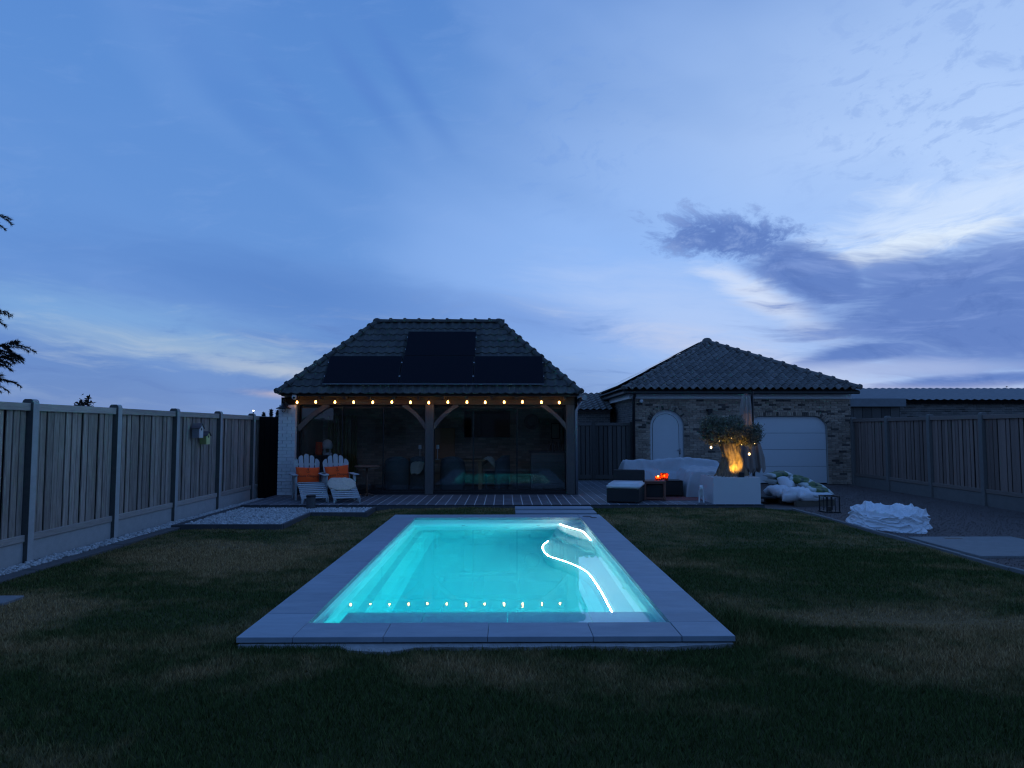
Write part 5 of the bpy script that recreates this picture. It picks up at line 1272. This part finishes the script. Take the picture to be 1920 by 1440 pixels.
def olive_leaves(n, seed):
    rg = np.random.default_rng(seed)
    blobs = [(-0.44, -0.05, 1.08, 0.19, 0.22, 0.19, 1.0), (-0.28, 0.05, 1.20, 0.15, 0.20, 0.10, 0.5), (0.02, 0.0, 1.08, 0.24, 0.26, 0.19, 1.2), (0.27, 0.05, 0.94, 0.22, 0.24, 0.14, 0.8), (0.47, -0.05, 0.88, 0.14, 0.20, 0.13, 0.6), (-0.20, 0.0, 0.98, 0.20, 0.2, 0.13, 0.7), (0.16, 0.1, 1.18, 0.12, 0.14, 0.12, 0.3),
             (-0.34, -0.12, 0.86, 0.18, 0.18, 0.12, 0.55), (0.52, -0.05, 1.05, 0.12, 0.14, 0.07, 0.3), (-0.05, -0.20, 0.96, 0.25, 0.14, 0.15, 0.8), (0.40, -0.08, 0.78, 0.12, 0.14, 0.08, 0.3), (-0.50, -0.05, 0.90, 0.10, 0.12, 0.12, 0.35)]
    wt_ = np.array([b[6] for b in blobs]); wt_ /= wt_.sum()
    # twigs first: leaves sit in pairs along short twigs
    V = []; Fc = []; tw = MB()
    for k in range(n):
        b = blobs[rg.choice(len(blobs), p=wt_)]
        d = rg.normal(size=3); d /= np.linalg.norm(d); rad = rg.random() ** 0.45
        p = np.array(b[:3]) + d * rad * np.array(b[3:6])
        out = d * np.array((1, 1, 0.7)) + np.array((0, 0, rg.uniform(-0.3, 0.7))); out /= np.linalg.norm(out)
        L = rg.uniform(0.05, 0.13)
        if k % 3 == 0: tw.tube([p - out * 0.02, p + out * L], [0.0025, 0.0012], 3, False)
        sd = np.cross(out, rg.normal(size=3)); sd /= np.linalg.norm(sd)
        for q in range(5):
            c = p + out * L * (q + 0.5) / 5; s_ = (1 if q % 2 else -1) * sd
            ax = (s_ * 0.8 + out * 0.7 + rg.normal(size=3) * 0.25); ax /= np.linalg.norm(ax)
            wv = np.cross(ax, rg.normal(size=3)); wv /= np.linalg.norm(wv); ll = rg.uniform(0.034, 0.058); ww = rg.uniform(0.006, 0.010)
            i0 = len(V); V += [tuple(c), tuple(c + ax * ll * 0.5 + wv * ww), tuple(c + ax * ll), tuple(c + ax * ll * 0.5 - wv * ww)]; Fc.append((i0, i0 + 1, i0 + 2, i0 + 3))
    return V, Fc, tw
V, F, tw = olive_leaves(3400, 3)
cr = ob('crown', me('crown', V, F, 'olive_leaf'), ot); tw.obj('twigs', 'bark', cr)
# uplight in the planter
sp_ = thing('spotlight', 'small black garden spotlight at the foot of the olive trunk', 'spotlight', (4.93, 14.86, TZ + hh - 0.03))
boxo('housing', (-0.055, -0.045, 0.03), (0.055, 0.045, 0.13), 'black_metal', sp_, 0.008); MB().cyl((0, 0, -0.03), (0, 0, 0.035), 0.012, n=8).obj('spike', 'black_metal', sp_)
boxo('lens', (-0.042, 0.0455, 0.045), (0.042, 0.049, 0.118), 'lamp_glass', sp_)
sd_ = bpy.data.lights.new('spot_beam', 'SPOT'); sd_.energy = 46.0; sd_.color = (1.0, 0.54, 0.07); sd_.spot_size = R(95); sd_.spot_blend = 0.8; sd_.shadow_soft_size = 0.03
so = bpy.data.objects.new('spot_beam', sd_); C.objects.link(so); so.parent = sp_; so.location = (0, 0.056, 0.09); so.rotation_euler = (R(90 + 46), 0, R(8))
# two globe bulbs and a few tiny ones hung in the tree
fl_ = thing('tree_lights', 'short string of tiny warm bulbs hung in the olive tree', 'string lights', (4.86, 15.34, TZ + hh - 0.05))
tb = MB().lathe([(0.004, 0.030), (0.018, 0.016), (0.021, 0.0), (0.014, -0.018), (0.003, -0.024)], 10).mesh('bulb', 'tree_bulb', True)
tpts = [(-0.47, -0.20, 0.66), (-0.30, -0.24, 0.80), (-0.05, -0.26, 0.86), (0.16, -0.26, 0.72), (0.33, -0.24, 0.52), (0.46, -0.22, 0.74)]
MB().tube([(x, y, z + 0.04) for x, y, z in tpts], 0.0025, 5).obj('cable', 'cable', fl_)
for x, y, z in tpts:
    ob('bulb', tb, fl_, (x, y, z), (0, 0, 0), (1, 1, 1) if z < 0.7 else (0.22, 0.22, 0.22))
# little dog figure beside the planter
dg_v = [(0, 0.05, 0.20), (0, -0.03, 0.215), (0, -0.075, 0.27), (0, -0.095, 0.335), (0, -0.145, 0.325), (0, 0.12, 0.19),
        (-0.038, -0.045, 0.13), (-0.044, -0.05, 0.065), (-0.046, -0.06, 0.012), (0.038, -0.045, 0.13), (0.044, -0.05, 0.065), (0.046, -0.06, 0.012),
        (-0.04, 0.13, 0.12), (-0.045, 0.15, 0.06), (-0.045, 0.135, 0.012), (0.04, 0.13, 0.12), (0.045, 0.15, 0.06), (0.045, 0.135, 0.012),
        (-0.028, -0.085, 0.385), (0.028, -0.085, 0.385), (0, 0.18, 0.24)]
dg_e = [(0, 1), (1, 2), (2, 3), (3, 4), (0, 5), (1, 6), (6, 7), (7, 8), (1, 9), (9, 10), (10, 11), (5, 12), (12, 13), (13, 14), (5, 15), (15, 16), (16, 17), (3, 18), (3, 19), (5, 20)]
dg_r = [0.056, 0.060, 0.044, 0.044, 0.018, 0.046, 0.022, 0.017, 0.018, 0.022, 0.017, 0.018, 0.026, 0.017, 0.018, 0.026, 0.017, 0.018, 0.010, 0.010, 0.010]
o = ob('dog_figurine', skin_mesh('dog_figurine', dg_v, dg_e, dg_r, 'statue_white'), None, (4.10, 14.90, TZ), (0, 0, R(-16)))
tag(o, 'small white standing dog figurine at the left corner of the planter', 'figurine')

# closed cantilever parasol behind the planter
pa = thing('parasol', 'closed beige parasol on a dark pole behind the white planter', 'parasol', (5.64, 16.20, TZ))
MB().cyl((0.02, 0, 0), (0.02, 0, 2.40), 0.032, n=14).obj('pole', 'black_metal', pa); MB().cyl((0.02, 0, 2.37), (0.02, 0, 2.41), 0.04, n=14).obj('pole_cap', 'black_metal', pa)
boxo('base', (-0.35, -0.35, 0.0), (0.40, 0.35, 0.05), 'black_metal', pa, 0.01)
MB().tube([(0.02, -0.03, 1.25), (-0.04, -0.05, 1.6), (-0.10, -0.03, 2.15)], 0.014, 6).obj('strut', 'black_metal', pa)
boxo('crank', (-0.055, -0.075, 1.40), (0.035, -0.035, 1.52), 'black_metal', pa, 0.008)
def closed(name, prof, nf, seed, ph_):
    V = []; F = []; n = nf * 6
    for j, (z, r, cx, cy) in enumerate(prof):
        for i in range(n):
            a = 2 * math.pi * i / n; k = 1 + 0.30 * math.cos(nf * a + ph_ + 0.8 * math.sin(z * 2)) + 0.10 * noise.noise(Vector((math.cos(a) * 2, math.sin(a) * 2 + seed, z * 2)))
            V.append((cx + r * k * math.cos(a), cy + r * k * math.sin(a), z + (0.07 * math.cos(nf * a + 1.0) if j == len(prof) - 1 else 0)))
    for j in range(len(prof) - 1):
        for i in range(n): F.append((j * n + i, j * n + (i + 1) % n, (j + 1) * n + (i + 1) % n, (j + 1) * n + i))
    F.append(tuple(range(n))); return me(name, V, F, 'parasol_cloth', True)
ob('canopy', closed('canopy', [(2.36, 0.03, -0.12, 0), (2.28, 0.085, -0.12, 0), (2.0, 0.105, -0.12, 0), (1.7, 0.115, -0.12, 0), (1.35, 0.125, -0.13, 0), (1.0, 0.14, -0.13, 0), (0.75, 0.15, -0.12, 0), (0.60, 0.14, -0.10, 0)], 7, 1, 0.4), pa)
ob('canopy_flap', closed('canopy_flap', [(1.34, 0.03, 0.09, 0.02), (1.15, 0.07, 0.12, 0.02), (0.9, 0.10, 0.15, 0.02), (0.62, 0.10, 0.17, 0.02)], 5, 4, 1.4), pa)

# ================================================================== DRIVEWAY THINGS
pt = thing('pallet', 'low wooden pallet under the pile of sacks on the driveway', 'pallet', (6.62, 16.10, -0.012), R(14))
for i in range(6): boxo('deck_board', (-0.48, -0.60 + i * 0.205, 0.105), (0.48, -0.60 + i * 0.205 + 0.15, 0.125), 'pallet_wood', pt, 0.002)
for y in (-0.60, -0.05, 0.50): boxo('bearer', (-0.48, y, 0.0), (0.48, y + 0.10, 0.104), 'pallet_wood', pt)
random.seed(9)
def sack(label, x, y, z, rx, ry, rz, w, h, T, mat, group):
    m = pillow('sack', w, h, T, mat, 17, random.random() * 50, 0.05)
    o = ob('sack', m, None, (x, y, z), (R(90) + rx, ry, rz)); return tag(o, label, 'sack', group)
gw, gg = 'white plastic sacks on the pallet', 'green and white sacks on the pallet'
sack('round white sack at the left end of the pallet pile', 6.22, 16.05, 0.26, 0.25, 0.1, R(30), 0.50, 0.42, 0.15, 'sack_white', gw)
sack('white sack low at the front left of the pallet pile', 6.33, 15.72, 0.23, 0.5, -0.2, R(-20), 0.48, 0.40, 0.14, 'sack_white', gw)
sack('white sack in the front middle, half under the green sacks', 6.58, 15.62, 0.23, 0.35, 0.1, R(12), 0.52, 0.40, 0.14, 'sack_white', gw)
sack('flat white sack lying lowest at the right front of the pile', 6.90, 15.72, 0.22, 0.08, 0.1, R(20), 0.62, 0.46, 0.10, 'sack_white', gw)
sack('white sack standing in the middle of the pile', 6.42, 16.20, 0.42, 0.55, 0.2, R(50), 0.44, 0.40, 0.13, 'sack_white', gw)
sack('white sack slumped behind the middle of the pile', 6.70, 16.45, 0.26, 0.1, 0.0, R(8), 0.60, 0.44, 0.14, 'sack_white', gw)
sack('white sack end poking out at the far left of the pallet', 6.18, 16.38, 0.24, 0.1, 0.1, R(80), 0.50, 0.40, 0.12, 'sack_white', gw)
sack('topmost green and white sack at the back left of the pile', 6.33, 16.50, 0.61, 0.06, -0.08, R(16), 0.58, 0.38, 0.075, 'sack_green', gg)
sack('green sack directly under the topmost one at the back left', 6.34, 16.52, 0.46, 0.0, 0.05, R(20), 0.58, 0.38, 0.08, 'sack_green', gg)
sack('green and white sack leaning down the middle of the pile', 6.72, 16.15, 0.49, 0.22, 0.25, R(-25), 0.56, 0.38, 0.085, 'sack_green', gg)
sack('green and white sack second from the bottom at the right', 6.88, 15.98, 0.40, 0.12, 0.12, R(8), 0.58, 0.40, 0.085, 'sack_green', gg)
sack('green and white sack lowest of the green ones at the right front', 6.93, 15.78, 0.31, 0.16, 0.16, R(14), 0.60, 0.40, 0.085, 'sack_green', gg)
# black wire lantern
ml = thing('metal_lantern', 'open black metal lantern standing on the driveway beside the pallet', 'lantern', (6.56, 14.42, -0.012), R(6))
s_ = 0.135
for x in (-s_, s_):
    for y in (-s_, s_): boxo('corner_post', (x - 0.009, y - 0.009, 0.03), (x + 0.009, y + 0.009, 0.315), 'black_metal', ml)
for x in (-0.045, 0.045):
    for y in (-s_, s_): boxo('bar', (x - 0.005, y - 0.005, 0.03), (x + 0.005, y + 0.005, 0.315), 'black_metal', ml)
boxo('base', (-s_ - 0.02, -s_ - 0.02, 0.0), (s_ + 0.02, s_ + 0.02, 0.03), 'black_metal', ml, 0.004)
for y in (-s_, s_): boxo('top_rail', (-s_ - 0.012, y - 0.012, 0.315), (s_ + 0.012, y + 0.012, 0.335), 'black_metal', ml)
for x in (-s_, s_): boxo('top_rail', (x - 0.012, -s_ + 0.012, 0.315), (x + 0.012, s_ - 0.012, 0.335), 'black_metal', ml)
MB().lathe([(0.04, 0.03), (0.042, 0.04), (0.042, 0.12), (0.005, 0.122)], 14).obj('candle', 'ornament_dark', ml)
# crumpled white sheet
def tarp_pt(u, v):
    a = 2 * math.pi * u; ca, sa = math.cos(a), math.sin(a)
    rr = float(np.interp(v, [0, 0.55, 0.68, 0.80, 0.9, 1.0], [0, 0.84, 0.95, 0.97, 1.0, 1.07])); zz = float(np.interp(v, [0, 0.55, 0.68, 0.80, 0.9, 1.0], [0.30, 0.31, 0.24, 0.15, 0.07, 0.0]))
    out = 1 + 0.10 * math.sin(3 * a + 0.5) + 0.07 * math.sin(5 * a + 2) + 0.04 * math.sin(9 * a)
    p = Vector((ca * rr * 1.5, sa * rr * 1.5, zz * 7)); w = Vector((noise.noise(p * 0.8 + Vector((3, 1, 0))), noise.noise(p * 0.8 + Vector((7, 5, 0))), noise.noise(p * 0.8 + Vector((1, 9, 2)))))
    q = p + w * 1.1
    crease = lambda k, sd: 1 - min(1.0, abs(noise.noise(q * k + Vector((sd, 0, sd)))) * 4.0)
    r1, r2, r3 = crease(0.9, 2), crease(1.7, 5), crease(3.2, 8)
    top = max(0.0, min(1.0, (0.75 - v) / 0.15))
    lift = top * (0.08 * r1 + 0.045 * r2 + 0.012 * r3 + 0.10 * noise.noise(Vector((ca * rr * 1.3, sa * rr * 1.3, 3.0))) - 0.05)
    push = (1 - top) * (0.075 * crease(1.3, 11) + 0.04 * r2 - 0.04) * (1 if v < 0.99 else 0.3)
    k = rr * out + push
    return (0.57 * k * ca, 0.75 * k * sa, max(0.0, zz * (1 + 0.30 * noise.noise(Vector((ca * 1.2, sa * 1.2, 7)))) + lift * (1 if v < 0.95 else 0)))
nu_, nv_ = 150, 60
V = [tarp_pt(i / nu_, j / (nv_ - 1)) for j in range(nv_) for i in range(nu_)]
F = [(j * nu_ + i, j * nu_ + (i + 1) % nu_, (j + 1) * nu_ + (i + 1) % nu_, (j + 1) * nu_ + i) for j in range(nv_ - 1) for i in range(nu_)]
o = ob('crumpled_sheet', me('crumpled_sheet', V, F, 'tarp', False), None, (6.66, 12.32, -0.010), (0, 0, R(-8))); tag(o, 'crumpled heap of white plastic sheeting on the driveway by the kerb', 'sheet')

# ================================================================== FENCE AND BACKGROUND THINGS
def birdhouse(label, loc, w, d, h, side, front):
    t = thing('birdhouse', label, 'birdhouse', loc, 0, 'birdhouses on the left fence')
    # fixed with its back to the fence (x = 0), front towards +x, gable seen on the front
    poly = [(-w / 2, 0), (w / 2, 0), (w / 2, h * 0.72), (0, h), (-w / 2, h * 0.72)]
    MB().prism(poly, 0.0, d, 'x').obj('body', side, t); MB().prism(poly, d + 0.001, d + 0.012, 'x').obj('front', front, t)
    MB().cyl((d + 0.0125, 0, h * 0.62), (d + 0.0145, 0, h * 0.62), w * 0.15, n=14).obj('entrance_hole', 'black_metal', t)
    sl_ = math.atan2(h * 0.28, w / 2); L = math.hypot(h * 0.28, w / 2) + 0.035
    for s_ in (-1, 1):
        for k in range(3):
            c = 0.012 + L * (k + 0.5) / 3 - 0.012
            boxo_ = MB().box((0, 0, 0), (d + 0.05, L / 3 - 0.003, 0.010)).obj('roof_board', 'birdhouse_roof', t, (d / 2 + 0.008, s_ * c * math.cos(sl_), h - c * math.sin(sl_) + 0.012), (-s_ * sl_, 0, 0))
    return t
birdhouse('grey birdhouse with pale front, upper of the two on the left fence', (-5.90, 13.55, 1.50), 0.17, 0.13, 0.26, 'birdhouse_grey', 'birdhouse_pale')
birdhouse('yellow-green birdhouse, lower of the two on the left fence', (-5.90, 13.90, 1.37), 0.16, 0.12, 0.24, 'birdhouse_green', 'birdhouse_lime')

# wooden gate between poolhouse and garage
wg = thing('wooden_gate', 'dark weathered wooden gate between the poolhouse and the garage', 'gate', (2.95, 21.95, 0))
boxo('top_rail', (-1.05, -0.05, 1.78), (0.93, 0.04, 1.87), 'gate_wood', wg, 0.006); boxo('bottom_rail', (-1.05, -0.045, 0.15), (0.93, 0.0, 0.27), 'gate_wood', wg)
for x in (-1.08, -0.22, 0.95): boxo('post', (x - 0.05, -0.07, 0.0), (x + 0.05, 0.05, 1.90), 'gate_wood', wg, 0.006)
for i in range(14):
    x = -1.02 + i * 0.139
    boxo('board', (x, -0.02 - 0.012 * (i % 2), 0.12), (x + 0.118, 0.0, 1.78), 'gate_wood', wg, 0.003)
boxo('backing', (-1.03, 0.001, 0.12), (0.93, 0.012, 1.77), 'black_wood', wg)
# neighbouring brick outbuilding seen between them
nb = thing('outbuilding', 'low brick outbuilding with tiled roof edge behind the wooden gate', 'building', (2.4, 25.0, 0))
boxo('wall', (-0.9, 0.0, 0), (1.3, 3.0, 2.30), 'mortar', nb); brick_wall(nb, (-0.9, 0.0, 0.0), 0.0, 2.2, 2.28, None, mat='barn_brick', nparts=0)
MB().prism([(-0.2, 2.29), (-0.2, 2.34), (2.2, 2.99), (3.0, 2.99), (3.0, 2.29)], -1.0, 1.32, 'x').obj('roof_core', 'roof_deck', nb)
ob('roof', wavy('roof', (-1.1, -0.25, 2.32), (1.35, -0.25, 2.32), (1.35, 2.2, 3.0), (-1.1, 2.2, 3.0), 'roof_tile_garage', 11, 8, 0.06), nb)
# long barn behind the right fence
bn_ = thing('barn', 'long low brick barn with corrugated roof behind the driveway fence', 'building', (12.5, 27.0, 0))
boxo('wall', (0.3, 0.0, 0), (30, 6.0, 2.75), 'mortar', bn_); MB().prism([(-0.15, 2.74), (-0.15, 2.79), (3.0, 3.385), (6.1, 2.79), (6.1, 2.74)], 0.0, 30.0, 'x').obj('roof_core', 'roof_deck', bn_); brick_wall(bn_, (0.3, 0.0, 1.1), 0.0, 13.0, 1.65, None, mat='barn_brick', dark='garage_brick_dark', pdark=0.1, nparts=0)
V = []; F = []; n_ = 30 * 14
for j, (y, z) in enumerate(((-0.28, 2.80), (3.0, 3.42))):
    for i in range(n_ + 1): V.append((-0.2 + i * 30.4 / n_, y, z + 0.022 * math.cos(i * math.pi / 2)))
for i in range(n_): F.append((i, i + 1, n_ + 2 + i, n_ + 1 + i))
ob('roof', me('roof', V, F, 'corrugated'), bn_); boxo('fascia', (-0.1, -0.20, 2.66), (30, -0.155, 2.795), 'black_wood', bn_)
MB().tube([(8.0, -0.34, 2.78), (8.05, -0.34, 2.55), (8.25, -0.08, 2.25), (8.3, -0.06, 1.2)], 0.04, 8).obj('downpipe', 'zinc', bn_)
sh = thing('flat_shed', 'dark flat-roofed shed between the garage and the long barn', 'shed', (12.3, 24.6, 0))
boxo('wall', (-1.5, 0.0, 0), (1.45, 2.2, 2.45), 'black_wood', sh); boxo('roof', (-1.6, -0.15, 2.452), (1.6, 2.3, 2.74), 'corrugated', sh, 0.01)
for i in range(9): boxo('board', (-1.49 + i * 0.326, -0.018, 0.05), (-1.49 + i * 0.326 + 0.31, -0.001, 2.44), 'gate_wood', sh)
# street lamp far off to the left
sl2 = thing('street_lamp', 'tiny far street lamp shining above the left fence', 'street lamp', (-28.25, 80.0, 0))
MB().cyl((0, 0, 0), (0, 0, 3.9), 0.07, 0.05, 8).obj('pole', 'black_metal', sl2); MB().lathe([(0.03, 0), (0.09, 0.03), (0.09, 0.12), (0.02, 0.16)], 10).obj('lamp_head', 'street_glow', sl2, (0, 0, 3.72))

# spruce: trunk out of frame to the left, branch tips reach into the picture
def needles(mb, pts, rs, rg, dens, ln):
    pts = [np.array(p, float) for p in pts]
    for a, b in zip(pts, pts[1:]):
        L = np.linalg.norm(b - a); t = (b - a) / L
        for k in range(int(L * dens)):
            p = a + (b - a) * rg.random(); d = rg.normal(size=3); d -= t * (d @ t); d /= np.linalg.norm(d); d = d * 0.8 + t * 0.55 + np.array((0, 0, -0.12))
            w = np.cross(d, t); w /= np.linalg.norm(w) + 1e-9; l = ln * rg.uniform(0.6, 1.2); i = len(mb.v)
            mb.v += [tuple(p - w * 0.009), tuple(p + w * 0.009), tuple(p + d * l)]; mb.f.append((i, i + 1, i + 2))
def spruce(label, loc, branches, H, seed, r0=0.13):
    t = thing('spruce_tree', label, 'tree', loc); rg = np.random.default_rng(seed)
    MB().tube([(0, 0, 0), (0.03, 0, H * 0.5), (0, 0, H)], [r0, r0 * 0.6, 0.01], 10).obj('trunk', 'trunk_dark', t)
    mb = MB(); wood = MB()
    for (z, az_, L, droop) in branches:
        c, s = math.cos(az_), math.sin(az_)
        P_ = [(c * L * k, s * L * k, z - droop * L * math.sin(k * 2.2) * 0.8 + 0.10 * L * k * k) for k in np.linspace(0, 1, 7)]
        wood.tube(P_, [0.022, 0.019, 0.016, 0.013, 0.010, 0.007, 0.004], 5, False)
        needles(mb, P_[1:], None, rg, 420, 0.095)
        for k in range(2, 7):                           # hanging side twigs
            for sd in (-1, 1):
                for q in range(3):
                    b0 = np.array(P_[k - 1]) * (1 - q / 3) + np.array(P_[k]) * q / 3; tl = (0.16 + 0.14 * (1 - k / 7) + rg.uniform(0, 0.14)) * min(1.3, L / 1.6)
                    d = np.array((c * 0.75 - s * sd * 0.75, s * 0.75 + c * sd * 0.75, rg.uniform(-0.35, 0.05))); e = b0 + d * tl; e2 = e + d * tl * 0.3 + np.array((0, 0, -0.05))
                    wood.tube([b0, e, e2], [0.005, 0.003, 0.002], 3, False); needles(mb, [b0, e, e2], None, rg, 330, 0.075)
    wo_ = ob('crown', me('crown', mb.v, mb.f, 'spruce'), t); wood.obj('branches', 'trunk_dark', wo_)
    return t
rg = random.Random(4)
br = [(3.32, R(8), 2.50, 0.16), (3.55, R(-22), 2.35, 0.15), (2.62, R(2), 2.38, 0.13), (3.95, R(14), 1.98, 0.14), (5.72, R(4), 2.02, 0.10), (3.10, R(30), 2.2, 0.12), (2.35, R(-30), 2.1, 0.12)]
for k in range(22):
    z = 1.6 + 7.0 * (k / 22); br.append((z, R(60) + rg.random() * R(240), 2.3 * (1 - z / 9.4) + 0.25, 0.12))
for k in range(12):
    z = 6.3 + 0.22 * k; br.append((z, R(-60) + rg.random() * R(120), max(0.2, 1.5 * (1 - (z - 5.0) / 4.4)), 0.10))
spruce('dark spruce at the left picture edge, branch tips above the fence', (-11.62, 13.0, 0), br, 9.3, 2)
# far tree tops over the fences
def far_tree(label, loc, h, w, seed, cone=False):
    t = thing('far_conifer' if cone else 'far_tree', label, 'tree', loc, 0, 'far trees beyond the fences'); rg = np.random.default_rng(seed)
    MB().tube([(0, 0, 0), (0, 0, h * 0.9)], [0.12, 0.03], 6).obj('trunk', 'trunk_dark', t)
    n = 1500; V = []; F = []
    for k in range(n):
        if cone: z = h * (0.15 + 0.85 * rg.random()); r = w * (1 - z / h) * rg.random() ** 0.5 + 0.02; a = rg.random() * 6.283; p = np.array((r * math.cos(a), r * math.sin(a), z))
        else:
            d = rg.normal(size=3); d /= np.linalg.norm(d); lob = 1 + 0.22 * math.sin(4 * d[0] + seed) * math.cos(3 * d[1]); p = np.array((0, 0, h * 0.62)) + d * rg.random() ** 0.4 * np.array((w, w, h * 0.38)) * lob
        s = 0.08 if not cone else 0.035; q = rg.normal(size=(3, 3)) * s; i = len(V); V += [tuple(p + q[0]), tuple(p + q[1]), tuple(p + q[2])]; F.append((i, i + 1, i + 2))
    ob('crown', me('crown', V, F, 'spruce'), t)
far_tree('round dark treetop just above the left fence', (-17.7, 30.0, 0), 2.98, 0.55, 1)
for i, (x, h, lab) in enumerate(((-10.15, 2.36, 'tiny far conifer tip at the left, above the end of the left fence'), (-9.85, 2.50, 'tiny far conifer tip between its two neighbours beside the pillar'), (-9.58, 2.44, 'tiny far conifer tip nearest the white pillar'))):
    far_tree(lab, (x, 30.0, 0), h, 0.16, 10 + i, True)
for i, (x, y, h, lab) in enumerate(((44.0, 62.0, 5.0, 'far dark treetop above the barn roof at the right edge'), (40.6, 62.0, 4.9, 'far dark treetop above the barn roof, left of its neighbour'))):
    far_tree(lab, (x, y, 0), h, 1.1, 20 + i)

hs = thing('added_house', 'dark brick house added behind the photographer, mirrored in the glass', 'building', (0, -3.2, 0))  # out-of-view house, added to block skylight from behind and darken the glass reflections
boxo('wall', (-9, -8.0, 0), (9, 0, 3.2), 'barn_brick', hs)
MB().prism([(0.4, 3.2), (-4.0, 6.4), (-8.4, 3.2)], -9.3, 9.3, 'x').obj('roof', 'roof_tile', hs)
for x in (-6.0, -2.6, 2.6, 6.0):
    wn = boxo('window', (x - 0.8, 0.001, 0.9), (x + 0.8, 0.05, 2.3), 'screen_black', hs); boxo('sill', (-0.85, -0.02, -0.76), (0.85, 0.06, -0.701), 'slab_grey', wn)
dd = boxo('door', (-0.55, 0.001, 0.02), (0.55, 0.05, 2.2), 'brown_wood', hs); boxo('handle', (0.38, 0.026, -0.05), (0.46, 0.06, 0.0), 'zinc', dd)
